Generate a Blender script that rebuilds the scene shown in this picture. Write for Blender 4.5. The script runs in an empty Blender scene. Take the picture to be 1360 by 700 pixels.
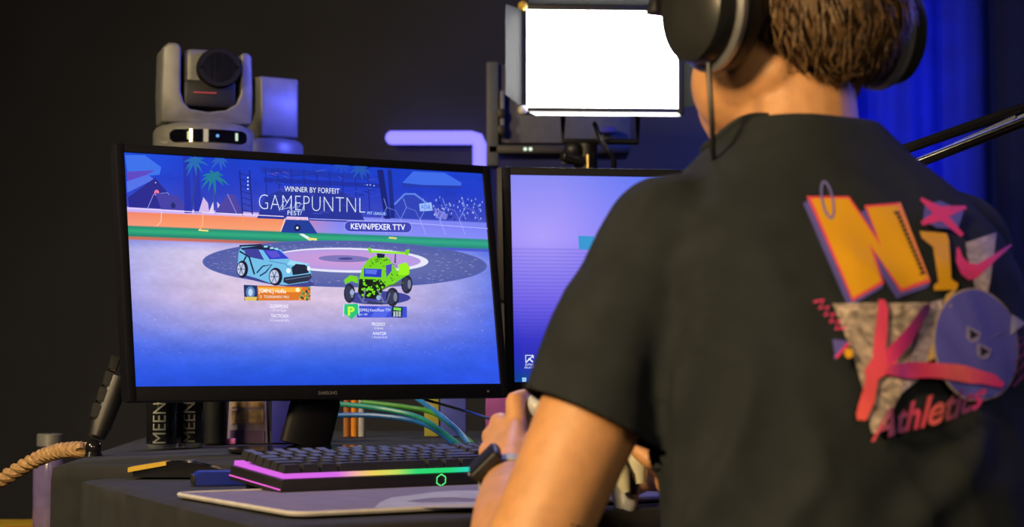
import bpy, bmesh, math, random
from mathutils import Vector, Matrix, noise
from mathutils.bvhtree import BVHTree
from mathutils.geometry import tessellate_polygon

random.seed(7)
PI = math.pi
sc = bpy.context.scene
C = sc.collection
# ------------------------------------------------------------------ camera
FPX, PITCH, CZ = 2582.0, 0.0487, 0.906
cam = bpy.data.cameras.new('camera'); camo = bpy.data.objects.new('camera', cam); C.objects.link(camo)
camo.location = (0, 0, CZ); camo.rotation_euler = (PI/2 + PITCH, 0, 0)
cam.sensor_width = 36; cam.lens = 36*FPX/1360; cam.clip_start = .05
cam.dof.use_dof = True; cam.dof.focus_distance = 2.70; cam.dof.aperture_fstop = 7.5
sc.camera = camo
# ------------------------------------------------------------------ world, exposure, lights
sc.view_settings.view_transform = 'Standard'; sc.view_settings.look = 'None'
sc.view_settings.gamma = 1; sc.view_settings.exposure = 0; sc.view_settings.use_curve_mapping = False
w = bpy.data.worlds.new('world'); sc.world = w; w.use_nodes = True
w.node_tree.nodes['Background'].inputs[0].default_value = (.12, .13, .19, 1)
w.node_tree.nodes['Background'].inputs[1].default_value = .11
def area(name, loc, target, size, energy, col, spread=PI):
    l = bpy.data.lights.new(name, 'AREA'); l.size = size; l.energy = energy; l.color = col; l.spread = spread
    o = bpy.data.objects.new(name, l); C.objects.link(o); o.location = loc
    o.rotation_euler = (Vector(target)-Vector(loc)).to_track_quat('-Z', 'Y').to_euler()
    return o
area('warm_key_light', (-1.55, -.25, 2.0), (.15, 1.8, .95), .45, 36, (1, .70, .36), 1.9)
area('warm_back_fill', (.9, -1.2, 2.1), (.4, 1.7, 1.0), .9, 15, (1, .80, .56))
area('warm_stage_lamp', (-2.2, 1.6, 2.5), (-.6, 3.2, 1.2), .4, 16, (1, .80, .48), 1.4)
area('blue_stage_lamp', (1.25, 3.3, 2.4), (1.35, 5.5, 1.25), 1.2, 16, (.03, .10, 1), 1.1)
area('blue_side_lamp', (.75, 3.75, 1.9), (-.55, 4.2, 1.38), .3, 3.2, (.10, .12, 1), .7)
area('blue_rim_lamp', (1.7, 3.0, 1.9), (.45, 1.85, 1.0), .5, 1.8, (.16, .16, 1), 1.0)
area('violet_top_lamp', (-.2, 3.6, 2.6), (-.2, 2.4, .7), .6, 4, (.36, .40, 1), 1.3)

# ------------------------------------------------------------------ pixel helpers (photo 1360 x 700)
def ray(px, py):
    x = (px-680)/FPX; y = -(py-350)/FPX; c, s = math.cos(PITCH), math.sin(PITCH)
    return Vector((x, c - s*y, s + c*y))
def at(px, py, Y):
    d = ray(px, py); return Vector((0, 0, CZ)) + d*(Y/d.y)
def onz(px, py, z):
    d = ray(px, py); return Vector((0, 0, CZ)) + d*((z-CZ)/d.z)
def lin(c): return c/12.92 if c <= .04045 else ((c+.055)/1.055)**2.4
def rgb(r, g, b, k=1.0): return (lin(r/255)*k, lin(g/255)*k, lin(b/255)*k, 1)

# ------------------------------------------------------------------ materials
def mat(name, col, rough=.5, metal=0, var=.12, scale=40, bump=0, bscale=200, coat=0, trans=0, sss=0, spec=.5):
    m = bpy.data.materials.new(name); m.use_nodes = True; nt = m.node_tree; b = nt.nodes['Principled BSDF']
    b.inputs['Roughness'].default_value = rough; b.inputs['Metallic'].default_value = metal
    b.inputs['Coat Weight'].default_value = coat; b.inputs['Transmission Weight'].default_value = trans
    b.inputs['Specular IOR Level'].default_value = spec
    if sss:
        b.inputs['Subsurface Weight'].default_value = sss
        b.inputs['Subsurface Radius'].default_value = (.012, .005, .003); b.inputs['Subsurface Scale'].default_value = 1
    tc = nt.nodes.new('ShaderNodeTexCoord'); n = nt.nodes.new('ShaderNodeTexNoise'); n.inputs['Scale'].default_value = scale
    n.inputs['Detail'].default_value = 4
    nt.links.new(tc.outputs['Object'], n.inputs['Vector'])
    r = nt.nodes.new('ShaderNodeValToRGB')
    r.color_ramp.elements[0].position = .3; r.color_ramp.elements[1].position = .7
    r.color_ramp.elements[0].color = tuple(c*(1-var) for c in col[:3])+(1,)
    r.color_ramp.elements[1].color = tuple(min(1, c*(1+var)) for c in col[:3])+(1,)
    nt.links.new(n.outputs['Fac'], r.inputs['Fac']); nt.links.new(r.outputs['Color'], b.inputs['Base Color'])
    if bump:
        n2 = nt.nodes.new('ShaderNodeTexNoise'); n2.inputs['Scale'].default_value = bscale; n2.inputs['Detail'].default_value = 5
        nt.links.new(tc.outputs['Object'], n2.inputs['Vector'])
        bp = nt.nodes.new('ShaderNodeBump'); bp.inputs['Strength'].default_value = bump; bp.inputs['Distance'].default_value = .002
        nt.links.new(n2.outputs['Fac'], bp.inputs['Height']); nt.links.new(bp.outputs['Normal'], b.inputs['Normal'])
    return m
def emis(name, col, k=1.0):
    m = bpy.data.materials.new(name); m.use_nodes = True; nt = m.node_tree; b = nt.nodes['Principled BSDF']
    b.inputs['Base Color'].default_value = (.02, .02, .02, 1); b.inputs['Emission Color'].default_value = tuple(col[:3])+(1,)
    b.inputs['Emission Strength'].default_value = k; return m
def emis_attr(name, k=1.0, stripes=0):
    m = bpy.data.materials.new(name); m.use_nodes = True; nt = m.node_tree; b = nt.nodes['Principled BSDF']
    a = nt.nodes.new('ShaderNodeVertexColor'); a.layer_name = 'col'
    b.inputs['Base Color'].default_value = (.01, .01, .01, 1); b.inputs['Roughness'].default_value = .35
    b.inputs['Specular IOR Level'].default_value = .15
    nt.links.new(a.outputs['Color'], b.inputs['Emission Color']); b.inputs['Emission Strength'].default_value = k
    return m
def diff_attr(name, rough=.8):
    m = bpy.data.materials.new(name); m.use_nodes = True; nt = m.node_tree; b = nt.nodes['Principled BSDF']
    a = nt.nodes.new('ShaderNodeVertexColor'); a.layer_name = 'col'; b.inputs['Roughness'].default_value = rough
    nt.links.new(a.outputs['Color'], b.inputs['Base Color']); return m

M = {}
M['black'] = mat('black_plastic', (.012, .012, .013), .42, bump=.15, bscale=900)
M['gloss'] = mat('glossy_black_plastic', (.008, .008, .01), .16, coat=.3)
M['bezel'] = mat('monitor_bezel_plastic', (.005, .005, .009), .5, spec=.25)
M['keycap'] = mat('keycap_plastic', (.020, .020, .024), .45, bump=.1, bscale=1500)
M['metal'] = mat('brushed_steel', (.5, .5, .52), .3, 1)
M['darkmetal'] = mat('dark_metal', (.06, .06, .065), .38, .8)
M['cloth'] = mat('black_tablecloth', (.016, .017, .019), .85, scale=25, bump=.5, bscale=1200, var=.25)
M['grey'] = mat('grey_camera_paint', (.17, .17, .165), .45, .1)
M['lensblack'] = mat('lens_barrel_black', (.005, .005, .006), .6, spec=.25)
M['lettergrey'] = mat('letter_grey', (.26, .27, .24), .5)
M['doorblack'] = mat('barn_door_black', (.005, .005, .0045), .7, spec=.2)
M['lens'] = mat('lens_glass', (.003, .003, .006), .06, coat=1)
M['wall'] = mat('dark_wall_paint', (.050, .053, .068), .9, scale=3, var=.12, bump=.1, bscale=60)
M['floor'] = mat('dark_carpet', (.02, .02, .022), .95, bump=.5, bscale=500)
M['bluecurtain'] = mat('blue_curtain', (.02, .045, .55), .8, scale=8, var=.15)
M['darkcurtain'] = mat('black_curtain', (.012, .012, .016), .9, scale=8)
M['skin'] = mat('skin', (.60, .30, .125), .5, scale=60, var=.10, bump=.25, bscale=500, sss=.15)
M['shirt'] = mat('black_cotton', (.021, .026, .029), .9, scale=30, var=.15, bump=.5, bscale=1800, spec=.2)
M['jeans'] = mat('dark_trouser', (.015, .017, .025), .9, bump=.3)
M['hair'] = mat('brown_hair', (.13, .072, .028), .5, scale=120, var=.5, bump=.4, bscale=300)
M['white'] = mat('white_plastic', (.50, .51, .52), .38)
M['cream'] = mat('cream_plastic', (.62, .60, .42), .4)
M['yellow'] = mat('yellow_plastic', (.62, .40, .03), .4)
M['bluep'] = mat('blue_plastic', (.01, .025, .28), .35)
M['pad'] = mat('mousepad_cloth', (.17, .145, .22), .8, bump=.3, bscale=1500)
M['padhem'] = mat('mousepad_hem', (.50, .48, .46), .8)
M['padlight'] = mat('mousepad_print', (.34, .35, .42), .8)
M['strap'] = mat('watch_strap', (.42, .44, .38), .5)
M['silver'] = mat('silver_plastic', (.36, .36, .37), .3, .6)
M['pet'] = mat('clear_bottle', (.75, .85, .9), .08, trans=.85)
M['rope'] = mat('tan_rope', (.34, .20, .08), .8, var=.35, scale=150)

# ------------------------------------------------------------------ mesh helpers
def new_obj(name, bm, mats, parent=None, smooth=True, world=False, sharp=35):
    me = bpy.data.meshes.new(name)
    bmesh.ops.recalc_face_normals(bm, faces=bm.faces)
    if world and parent is not None: bm.transform(worldmat(parent).inverted())
    bm.to_mesh(me); bm.free()
    if not isinstance(mats, (list, tuple)): mats = [mats]
    for m in mats: me.materials.append(m)
    if smooth:
        for p in me.polygons: p.use_smooth = True
        me.set_sharp_from_angle(angle=math.radians(sharp))
    o = bpy.data.objects.new(name, me); C.objects.link(o)
    if parent is not None: o.parent = parent
    return o
def worldmat(o):
    m = o.matrix_basis.copy()
    while o.parent: o = o.parent; m = o.matrix_basis @ m
    return m
def tag(o, label=None, cat=None, group=None, kind=None):
    if label: o['label'] = label
    if cat: o['category'] = cat
    if group: o['group'] = group
    if kind: o['kind'] = kind
    return o
def thing(name, label, cat, loc=(0, 0, 0), rot=(0, 0, 0), group=None):
    o = bpy.data.objects.new(name, None); o.empty_display_size = .05; C.objects.link(o)
    o.location = loc; o.rotation_euler = rot; o.matrix_basis = Matrix.Translation(Vector(loc)) @ __import__('mathutils').Euler(rot).to_matrix().to_4x4()
    return tag(o, label, cat, group)
def setmi(bm, n0, mi):
    bm.faces.ensure_lookup_table()
    for i in range(n0, len(bm.faces)): bm.faces[i].material_index = mi
def box(bm, c, s, rot=None, bev=0, seg=2, mi=0, taper=None):
    """axis box centre c, size s; taper=(tx,ty) scales the top"""
    t = bmesh.new(); bmesh.ops.create_cube(t, size=1)
    for v in t.verts:
        if taper and v.co.z > 0: v.co.x *= taper[0]; v.co.y *= taper[1]
        v.co = Vector((v.co.x*s[0], v.co.y*s[1], v.co.z*s[2]))
    if bev: bmesh.ops.bevel(t, geom=t.edges[:], offset=bev, segments=seg, affect='EDGES', profile=.6)
    if rot is not None: t.transform(rot.to_4x4())
    t.transform(Matrix.Translation(Vector(c))); join(bm, t, mi)
def join(bm, t, mi=0):
    mp = [bm.verts.new(v.co) for v in t.verts]
    t.verts.index_update()
    for f in t.faces:
        try:
            nf = bm.faces.new([mp[v.index] for v in f.verts]); nf.material_index = mi if mi else f.material_index
        except ValueError: pass
    t.free()
def frame(d):
    d = Vector(d).normalized(); a = Vector((0, 0, 1)) if abs(d.z) < .9 else Vector((1, 0, 0))
    x = a.cross(d).normalized(); y = d.cross(x); return x, y, d
def tube(bm, pts, rads, seg=12, mi=0, caps=True, up=None):
    """pts centre line; rads scalar or list of scalars/(rx,ry)"""
    pts = [Vector(p) for p in pts]
    if not isinstance(rads, list): rads = [rads]*len(pts)
    rings = []; px = None
    for i, p in enumerate(pts):
        d = (pts[min(i+1, len(pts)-1)]-pts[max(i-1, 0)]).normalized()
        if px is None:
            x, y, _ = frame(d)
            if up is not None: x = Vector(up)-d*Vector(up).dot(d); x.normalize(); y = d.cross(x)
        else:
            x = px - d*px.dot(d); x.normalize(); y = d.cross(x)
        px = x; r = rads[i]; rx, ry = r if isinstance(r, tuple) else (r, r)
        rings.append([bm.verts.new(p + x*(rx*math.cos(2*PI*k/seg)) + y*(ry*math.sin(2*PI*k/seg))) for k in range(seg)])
    for a, b in zip(rings, rings[1:]):
        for k in range(seg):
            f = bm.faces.new((a[k], a[(k+1) % seg], b[(k+1) % seg], b[k])); f.material_index = mi
    if caps:
        for rg in (rings[0][::-1], rings[-1]):
            f = bm.faces.new(rg); f.material_index = mi
def cyl(bm, a, b, r, r2=None, seg=24, mi=0, bev=0):
    a, b = Vector(a), Vector(b); r2 = r if r2 is None else r2
    if bev:
        d = (b-a).normalized(); tube(bm, [a, a+d*bev, b-d*bev, b], [r-bev, r, r2, r2-bev], seg, mi)
    else: tube(bm, [a, b], [r, r2], seg, mi)
def lathe(bm, prof, seg=32, mi=0, o=(0, 0, 0), sx=1, sy=1):
    o = Vector(o); rings = []
    for r, z in prof:
        rings.append([bm.verts.new(o+Vector((sx*r*math.cos(2*PI*k/seg), sy*r*math.sin(2*PI*k/seg), z))) for k in range(seg)])
    for a, b in zip(rings, rings[1:]):
        for k in range(seg):
            f = bm.faces.new((a[k], a[(k+1) % seg], b[(k+1) % seg], b[k])); f.material_index = mi
    for rg in (rings[0][::-1], rings[-1]):
        f = bm.faces.new(rg); f.material_index = mi
def ball(bm, c, r, rot=None, seg=20, mi=0):
    t = bmesh.new(); bmesh.ops.create_uvsphere(t, u_segments=seg, v_segments=seg*2//3, radius=1)
    if not isinstance(r, (tuple, list)): r = (r, r, r)
    t.transform(Matrix.Diagonal((*r, 1)))
    if rot is not None: t.transform(rot.to_4x4())
    t.transform(Matrix.Translation(Vector(c))); join(bm, t, mi)
def capsules(bm, pts, rads, seg=14):
    """overlapping joints for voxel union"""
    pts = [Vector(p) for p in pts]
    for i, p in enumerate(pts):
        r = rads[i]; ball(bm, p, r, seg=seg)
        if i: tube(bm, [pts[i-1], p], [rads[i-1], r], seg)
def prism(bm, poly, z0, z1, mi=0):
    """poly list of (x,y) extruded z0..z1"""
    a = [bm.verts.new((x, y, z0)) for x, y in poly]; b = [bm.verts.new((x, y, z1)) for x, y in poly]
    n = len(poly)
    for k in range(n):
        f = bm.faces.new((a[k], a[(k+1) % n], b[(k+1) % n], b[k])); f.material_index = mi
    for rg in (a[::-1], b):
        f = bm.faces.new(rg); f.material_index = mi
def voxelize(bm, vox, smooth_it=4, fac=.5, solid=0):
    me = bpy.data.meshes.new('tmp'); bm.to_mesh(me); bm.free(); o = bpy.data.objects.new('tmp', me); C.objects.link(o)
    m = o.modifiers.new('r', 'REMESH'); m.mode = 'VOXEL'; m.voxel_size = vox
    if smooth_it:
        s = o.modifiers.new('s', 'SMOOTH'); s.factor = fac; s.iterations = smooth_it
    dg = bpy.context.evaluated_depsgraph_get(); e = o.evaluated_get(dg).to_mesh()
    out = bmesh.new(); out.from_mesh(e); bpy.data.objects.remove(o); bpy.data.meshes.remove(me)
    return out
def text2d(s, shear=0, offset=0.0, spacing=1.0):
    cu = bpy.data.curves.new('t', 'FONT'); cu.body = s; cu.shear = shear; cu.offset = offset; cu.resolution_u = 3; cu.space_character = spacing
    o = bpy.data.objects.new('t', cu); C.objects.link(o); dg = bpy.context.evaluated_depsgraph_get()
    me = o.evaluated_get(dg).to_mesh(); vs = [v.co.xy.copy() for v in me.vertices]; fs = [list(p.vertices) for p in me.polygons]
    x0 = min(v.x for v in vs); x1 = max(v.x for v in vs); y0 = min(v.y for v in vs); y1 = max(v.y for v in vs)
    vs = [((v.x-x0)/(x1-x0), (v.y-y0)/(y1-y0)) for v in vs]
    bpy.data.objects.remove(o); bpy.data.curves.remove(cu); return vs, fs

class Painter:
    """flat coloured shapes, layer on layer; mp maps drawing coords + layer to a point"""
    def __init__(s, mp, step=.000012): s.v = []; s.f = []; s.c = []; s.mp = mp; s.n = 0; s.step = step
    def _add(s, pts, faces, cols, layer=None):
        if layer is None:
            if not getattr(s, 'hold', False): s.n += 1
            layer = s.n
        b = len(s.v); s.v += [s.mp(p[0], p[1], layer*s.step) for p in pts]; s.f += [[i+b for i in f] for f in faces]
        s.c += cols if isinstance(cols, list) else [cols]*len(pts)
    def poly(s, pts, col):
        tr = tessellate_polygon([[Vector((x, y, 0)) for x, y in pts]]); s._add(pts, [list(t) for t in tr], col)
    def ell(s, cx, cy, rx, ry, col, n=40, a0=0, tilt=0, rim=None):
        ps = []
        for k in range(n):
            a = 2*PI*k/n; x = rx*math.cos(a); y = ry*math.sin(a)
            ps.append((cx+x*math.cos(tilt)-y*math.sin(tilt), cy+x*math.sin(tilt)+y*math.cos(tilt)))
        s._add([(cx, cy)]+ps, [[0, k+1, (k+1) % n+1] for k in range(n)], [col]+[rim or col]*n)
    def line(s, pts, wd, col, cols=None):
        L = []; R = []
        for i, p in enumerate(pts):
            a = pts[max(i-1, 0)]; b = pts[min(i+1, len(pts)-1)]; dx, dy = b[0]-a[0], b[1]-a[1]; l = math.hypot(dx, dy) or 1
            ww = wd[i] if isinstance(wd, list) else wd
            nx, ny = -dy/l*ww/2, dx/l*ww/2; L.append((p[0]+nx, p[1]+ny)); R.append((p[0]-nx, p[1]-ny))
        n = len(pts); s._add(L+R, [[i, i+1, n+i+1, n+i] for i in range(n-1)], (cols+cols) if cols else col)
    def text(s, t, x0, y0, x1, y1, col, dy=0, shear=0, offset=0, spacing=1):
        """x0,y0 top-left, x1,y1 bottom-right; dy baseline rise over the width"""
        vs, fs = text2d(t, shear, offset, spacing)
        s._add([(x0+(x1-x0)*u, y1+(y0-y1)*v + dy*u) for u, v in vs], fs, col)
    def build(s, name, m, parent, world=True):
        me = bpy.data.meshes.new(name); vs = s.v
        if world: inv = worldmat(parent).inverted(); vs = [inv @ Vector(v) for v in vs]
        me.from_pydata([tuple(v) for v in vs], [], s.f); ca = me.color_attributes.new('col', 'FLOAT_COLOR', 'POINT')
        for i, c in enumerate(s.c): ca.data[i].color = c
        me.materials.append(m); o = bpy.data.objects.new(name, me); C.objects.link(o); o.parent = parent; return o

# ------------------------------------------------------------------ the room
def wallbox(name, c, s, m):
    bm = bmesh.new(); box(bm, c, s); return tag(new_obj(name, bm, m, smooth=False), kind='structure')
wallbox('floor', (0, 2.2, -.05), (7.4, 8.0, .1), M['floor'])
wallbox('wall_back', (0, 6.05, 1.6), (7.4, .1, 3.2), M['wall'])
wallbox('wall_left', (-3.6, 2.2, 1.6), (.1, 7.6, 3.2), M['wall'])
wallbox('wall_right', (3.6, 2.2, 1.6), (.1, 7.6, 3.2), M['wall'])

def curtain(name, label, x0, x1, y, amp, per, m, ztop=3.1, group=None):
    bm = bmesh.new(); n = int((x1-x0)/.012); rows = [0.02, .8, 1.6, 2.4, ztop]; g = []
    for z in rows:
        r = []
        for i in range(n+1):
            x = x0+(x1-x0)*i/n; a = amp*(math.sin(2*PI*x/per + .7*math.sin(x*9)+.25*z) + .35*math.sin(2*PI*x/(per*.43)+1+z*.3))
            r.append(bm.verts.new((x, y+a, z)))
        g.append(r)
    for a, b in zip(g, g[1:]):
        for i in range(n): bm.faces.new((a[i], a[i+1], b[i+1], b[i]))
    bmesh.ops.solidify(bm, geom=bm.faces[:], thickness=.004)
    return tag(new_obj(name, bm, m), label, 'curtain', group)
bcx0 = at(1146, 100, 5.3).x; bcx1 = at(1312, 100, 5.3).x
curtain('curtain', 'bright blue lit stage curtain hanging behind the seated player', bcx0-.02, bcx1+.35, 5.55, .025, .17, M['bluecurtain'])
curtain('curtain', 'black stage curtain at the right edge beside the blue curtain', bcx1-.02, 2.6, 5.25, .04, .16, M['darkcurtain'])
curtain('curtain', 'narrow black curtain panel left of the blue curtain behind the headset', at(1098, 100, 5.3).x, bcx0+.0, 5.45, .02, .12, M['darkcurtain'])

# ------------------------------------------------------------------ tables with cloth
TZ, TZ2 = .75, .767
def cloth_table(name, label, poly, z, drop, wavy, kids):
    """poly: list of (x,y) around the top; cloth skirts fall with folds"""
    root = thing(name, label, 'table', (sum(p[0] for p in poly)/len(poly), sum(p[1] for p in poly)/len(poly), 0))
    bm = bmesh.new(); cx = sum(p[0] for p in poly)/len(poly); cy = sum(p[1] for p in poly)/len(poly)
    prism(bm, [((p[0]-cx)*.97+cx, (p[1]-cy)*.97+cy) for p in poly], z-.035, z-.006)
    new_obj('table_top', bm, M['darkmetal'], root, smooth=False, world=True)
    for p in poly:
        bm = bmesh.new(); q = ((p[0]-cx)*.9+cx, (p[1]-cy)*.9+cy); cyl(bm, (q[0], q[1], 0), (q[0], q[1], z-.035), .018, seg=12)
        new_obj('leg', bm, M['darkmetal'], root, world=True)
    bm = bmesh.new(); ring = []
    n = len(poly)
    for k in range(n):
        a, b = Vector(poly[k]), Vector(poly[(k+1) % n]); m = max(2, int((b-a).length/.02))
        for i in range(m): ring.append((a.lerp(b, i/m), i/m))
    N = len(ring); cen = Vector((cx, cy)); levels = [(.93, 0, 0), (.985, 0, 0), (1.0, -.004, 0), (1.002, -.02, .2), (1.003, -.10, .6), (1.005, -.25, 1), (1.006, -drop, 1.2)]
    g = []
    for (sf, dz, wv) in levels:
        r = []
        for i, (p, t) in enumerate(ring):
            d = (p-cen); u = i*.02
            q = cen + d*sf + d.normalized()*wavy*wv*(math.sin(u*30+noise.noise(Vector((u*3, 0, 0)))*5)+.4*math.sin(u*61))*(.5+noise.noise(Vector((u*2, 5, 0))))
            zz = z+dz + (.0012*noise.noise(Vector((q.x*7, q.y*7, 0))) if dz == 0 else 0)
            r.append(bm.verts.new((q.x, q.y, zz)))
        g.append(r)
    for a, b in zip(g, g[1:]):
        for i in range(N): bm.faces.new((a[i], a[(i+1) % N], b[(i+1) % N], b[i]))
    bm.faces.new(g[0])
    new_obj('tablecloth', bm, M['cloth'], root, world=True, sharp=60); return root
c0 = onz(362, 701, TZ); c1 = onz(108, 637, TZ)
fd = Vector((math.cos(.585), math.sin(.585)))
c0 = c0.xy; c1 = c1.xy; c2 = c0 + fd*1.45; c3 = Vector((1.0, 2.95))
c1b = Vector((c1.x+.02, c1.y+.04))
cloth_table('draped_desk', 'front gaming desk under a black cloth, holding the keyboard and mousepad',
            [tuple(c0), tuple(c2), (1.15, 2.62), (.5, 2.60), (-.1, 2.57), tuple(c1b), tuple(c1)], TZ, .68, .012, 0)
e0 = onz(70, 617, TZ2).xy; e1 = onz(192, 576, TZ2).xy
cloth_table('draped_table', 'slightly higher rear table under black cloth, carrying monitors and bottles',
            [(e0.x, e0.y), (-.1, 2.61), (.5, 2.64), (1.25, 2.66), (1.3, 3.75), (e1.x, 3.75)], TZ2, .70, .008, 0)

# ------------------------------------------------------------------ mousepad
P0 = onz(252, 655, TZ+.003); P1 = onz(392, 686, TZ+.003)
ux = Vector((math.cos(.575), math.sin(.575), 0)); uy = Vector((-ux.y, ux.x, 0))
pr = thing('mousepad', 'purple grey desk mat with pale stitched edge under the keyboard', 'mousepad', P1, (0, 0, .53))
def rrect(w, h, r, n=6):
    o = []
    for cx, cy, a in ((w-r, r, -PI/2), (w-r, h-r, 0), (r, h-r, PI/2), (r, r, PI)):
        for k in range(n+1): t = a+PI/2*k/n; o.append((cx+r*math.cos(t), cy+r*math.sin(t)))
    return o
PW, PH = .84, .33
bm = bmesh.new(); prism(bm, rrect(PW, PH, .02), 0, .003); pad = new_obj('pad_surface', bm, M['pad'], pr, smooth=False)
bm = bmesh.new(); rr = rrect(PW, PH, .02); tube(bm, [(x, y, .002) for x, y in rr+rr[:2]], .0026, 6, caps=False); new_obj('stitched_hem', bm, M['padhem'], pr)
def padpt(px, py):
    v = onz(px, py, TZ+.0062); l = pr.matrix_basis.inverted() @ v; return (l.x, l.y)
bm = bmesh.new(); pp = [(497, 675), (505, 667), (520, 661), (552, 657), (575, 654), (600, 652), (660, 651), (680, 658), (640, 663), (600, 661), (570, 662), (540, 666), (560, 668), (600, 667), (650, 667), (700, 664), (690, 669), (640, 674)]
tr = tessellate_polygon([[Vector((*padpt(*p), 0)) for p in pp]]); vs = [bm.verts.new((*padpt(*p), .0034)) for p in pp]
for t in tr: bm.faces.new([vs[i] for i in t])
new_obj('printed_pattern', bm, M['padlight'], pr, smooth=False)['label'] = 'pale grey printed swirl'

# ------------------------------------------------------------------ monitors
def monitor(name, label, cx, cy, cz, yaw, tilt, W, H, brand, base_z, neck_off=0, neck_dir=0):
    """cx,cy,cz centre of the lit screen"""
    root = thing(name, label, 'monitor', (cx, cy, cz), (-tilt, 0, yaw))   # local: x right, y away, z up
    bm = bmesh.new(); b = .0125; bb = .021
    # bezel ring made of a frame, with thin depth
    t = .016
    for (x0, x1, z0, z1) in ((-W/2-b, -W/2, -H/2-bb, H/2+b), (W/2, W/2+b, -H/2-bb, H/2+b), (-W/2, W/2, H/2, H/2+b), (-W/2, W/2, -H/2-bb, -H/2)):
        box(bm, ((x0+x1)/2, .006, (z0+z1)/2), (x1-x0, t, z1-z0), bev=.0012)
    new_obj('bezel', bm, M['bezel'], root)
    bm = bmesh.new(); box(bm, (0, .024, -.004), (W+2*b-.006, .022, H+b+bb-.006), bev=.006)
    box(bm, (0, .048, -.01), (W*.62, .03, H*.62), bev=.012); new_obj('rear_housing', bm, M['bezel'], root)
    if brand:
        vs, fs = text2d(brand, offset=.02); bm = bmesh.new(); bw = .031; x0 = -.014+.02-.02
        vv = [bm.verts.new((-bw/2-.003+bw*u, -.0025, -H/2-.0145+.0052*v)) for u, v in vs]
        for f in fs: bm.faces.new([vv[i] for i in f])
        o = new_obj('brand_lettering', bm, M['silver'], root, smooth=False); o['label'] = 'small silver brand lettering'
    bm = bmesh.new(); box(bm, (W/2-.025, -.0022, -H/2-.012), (.003, .001, .003)); new_obj('power_light', bm, M['silver'], root, smooth=False)
    # stand in world coordinates
    R = root.matrix_basis
    top = R @ Vector((0, .055, -.06)); low = R @ Vector((0, .045, -H/2-.02))
    fw = Vector((-math.sin(yaw), math.cos(yaw), 0)); rt = Vector((math.cos(yaw), math.sin(yaw), 0))
    foot = Vector((low.x, low.y, base_z+.008)) + rt*neck_off + fw*neck_dir
    bm = bmesh.new(); tube(bm, [top, low, foot], [(.041, .012), (.041, .013), (.041, .014)], 20, up=rt)
    new_obj('stand_neck', bm, M['bezel'], root, world=True)
    bm = bmesh.new(); lathe(bm, [(.09, 0), (.1, .002), (.1, .006), (.03, .010)], 40, sx=1.15)
    bm.transform(Matrix.Translation(Vector((foot.x, foot.y, base_z+.0008))) @ Matrix.Rotation(yaw, 4, 'Z'))
    new_obj('stand_base', bm, M['gloss'], root, world=True)
    return root
W1, H1 = .597, .336
mon1 = monitor('monitor', 'wide black gaming monitor showing two cars on a blue arena screen', -.2844, 2.8865, CZ+.1265, .5633, .1589, W1, H1, 'SAMSUNG', TZ2, -.018, 0)
def plane_map(root, off):
    R = root.matrix_basis; inv = R.inverted(); n = (R.to_3x3() @ Vector((0, -1, 0))).normalized(); p0 = R @ Vector((0, off, 0))
    o = Vector((0, 0, CZ))
    def mp(px, py, lay):
        d = ray(px, py); t = (p0-o).dot(n)/d.dot(n); return o+d*t + n*lay
    def uv(px, py):
        q = inv @ mp(px, py, 0); return q
    return mp, uv
mp1, uv1 = plane_map(mon1, .0015)
P = Painter(mp1)
# ---- background grid, colours by screen fraction
def mixc(a, b, t): t = max(0, min(1, t)); return tuple(a[i]+(b[i]-a[i])*t for i in range(3))
def s2l(c, k=1): return (lin(c[0]/255)*k, lin(c[1]/255)*k, lin(c[2]/255)*k, 1)
def ramp(v, st):
    if v <= st[0][0]: return st[0][1]
    for (a, ca), (b, cb) in zip(st, st[1:]):
        if v <= b: return mixc(ca, cb, (v-a)/(b-a))
    return st[-1][1]
def bgcol(u, v):
    nz = noise.noise(Vector((u*14, v*22, 0)))*.6+noise.noise(Vector((u*60, v*80, 3)))*.4
    if v < .235:
        c = ramp(v, [(0, (22, 62, 200)), (.10, (30, 58, 196)), (.20, (52, 66, 186)), (.235, (64, 74, 190))])
        c = mixc(c, (30, 90, 235), max(0, .18-u)/.18*.6*(1-v/.235)); c = mixc(c, (24, 40, 140), .35*max(0, nz)+.3*max(0, noise.noise(Vector((u*9, v*5, 7)))))
        return c
    if v < .318:
        c = ramp(u, [(0, (232, 130, 110)), (.1, (238, 132, 92)), (.40, (236, 140, 98)), (.46, (196, 132, 176)), (.56, (128, 130, 232)), (1, (118, 124, 236))])
        if v < .258: c = mixc((170, 150, 236), (206, 180, 240), 1-abs(u-.3)) if u < .45 else mixc((150, 150, 245), (120, 128, 235), u)
        else: c = mixc(c, (255, 190, 150) if u < .44 else (150, 160, 250), (v-.258)/.06*.35)
        return c
    if v < .362: return mixc(ramp(v, [(.318, (24, 128, 110)), (.338, (46, 172, 118)), (.362, (22, 120, 106))]), (60, 150, 170), .3*u+.15*nz)
    if v < .378: return ramp(u, [(0, (196, 110, 84)), (.3, (190, 100, 90)), (.5, (90, 80, 190)), (1, (70, 84, 200))])
    c = ramp(v, [(.378, (150, 150, 220)), (.42, (200, 190, 222)), (.62, (206, 184, 212)), (.74, (164, 158, 216)), (.84, (86, 112, 220)), (.93, (38, 86, 216)), (1, (22, 70, 206))])
    d = ((u-.42)/.62)**2; c = mixc(c, (44, 82, 226), min(.85, max(0, d*.85-.05+(v-.62)*.4)))
    c = mixc(c, (214, 200, 228), max(0, .5-abs(v-.47)*2.2)*(1-d)*.8)
    return tuple(max(0, min(255, x*(1+.10*nz))) for x in c)
NX, NY = 260, 150
pts = []; cols = []; fcs = []
TLs, TRs, BRs, BLs = (165, 202), (641, 230), (665, 510), (180, 513)
import itertools
R1 = mon1.matrix_basis
def scr(u, v): return R1 @ Vector((-W1/2+W1*u, .0018, H1/2-H1*v))
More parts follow.
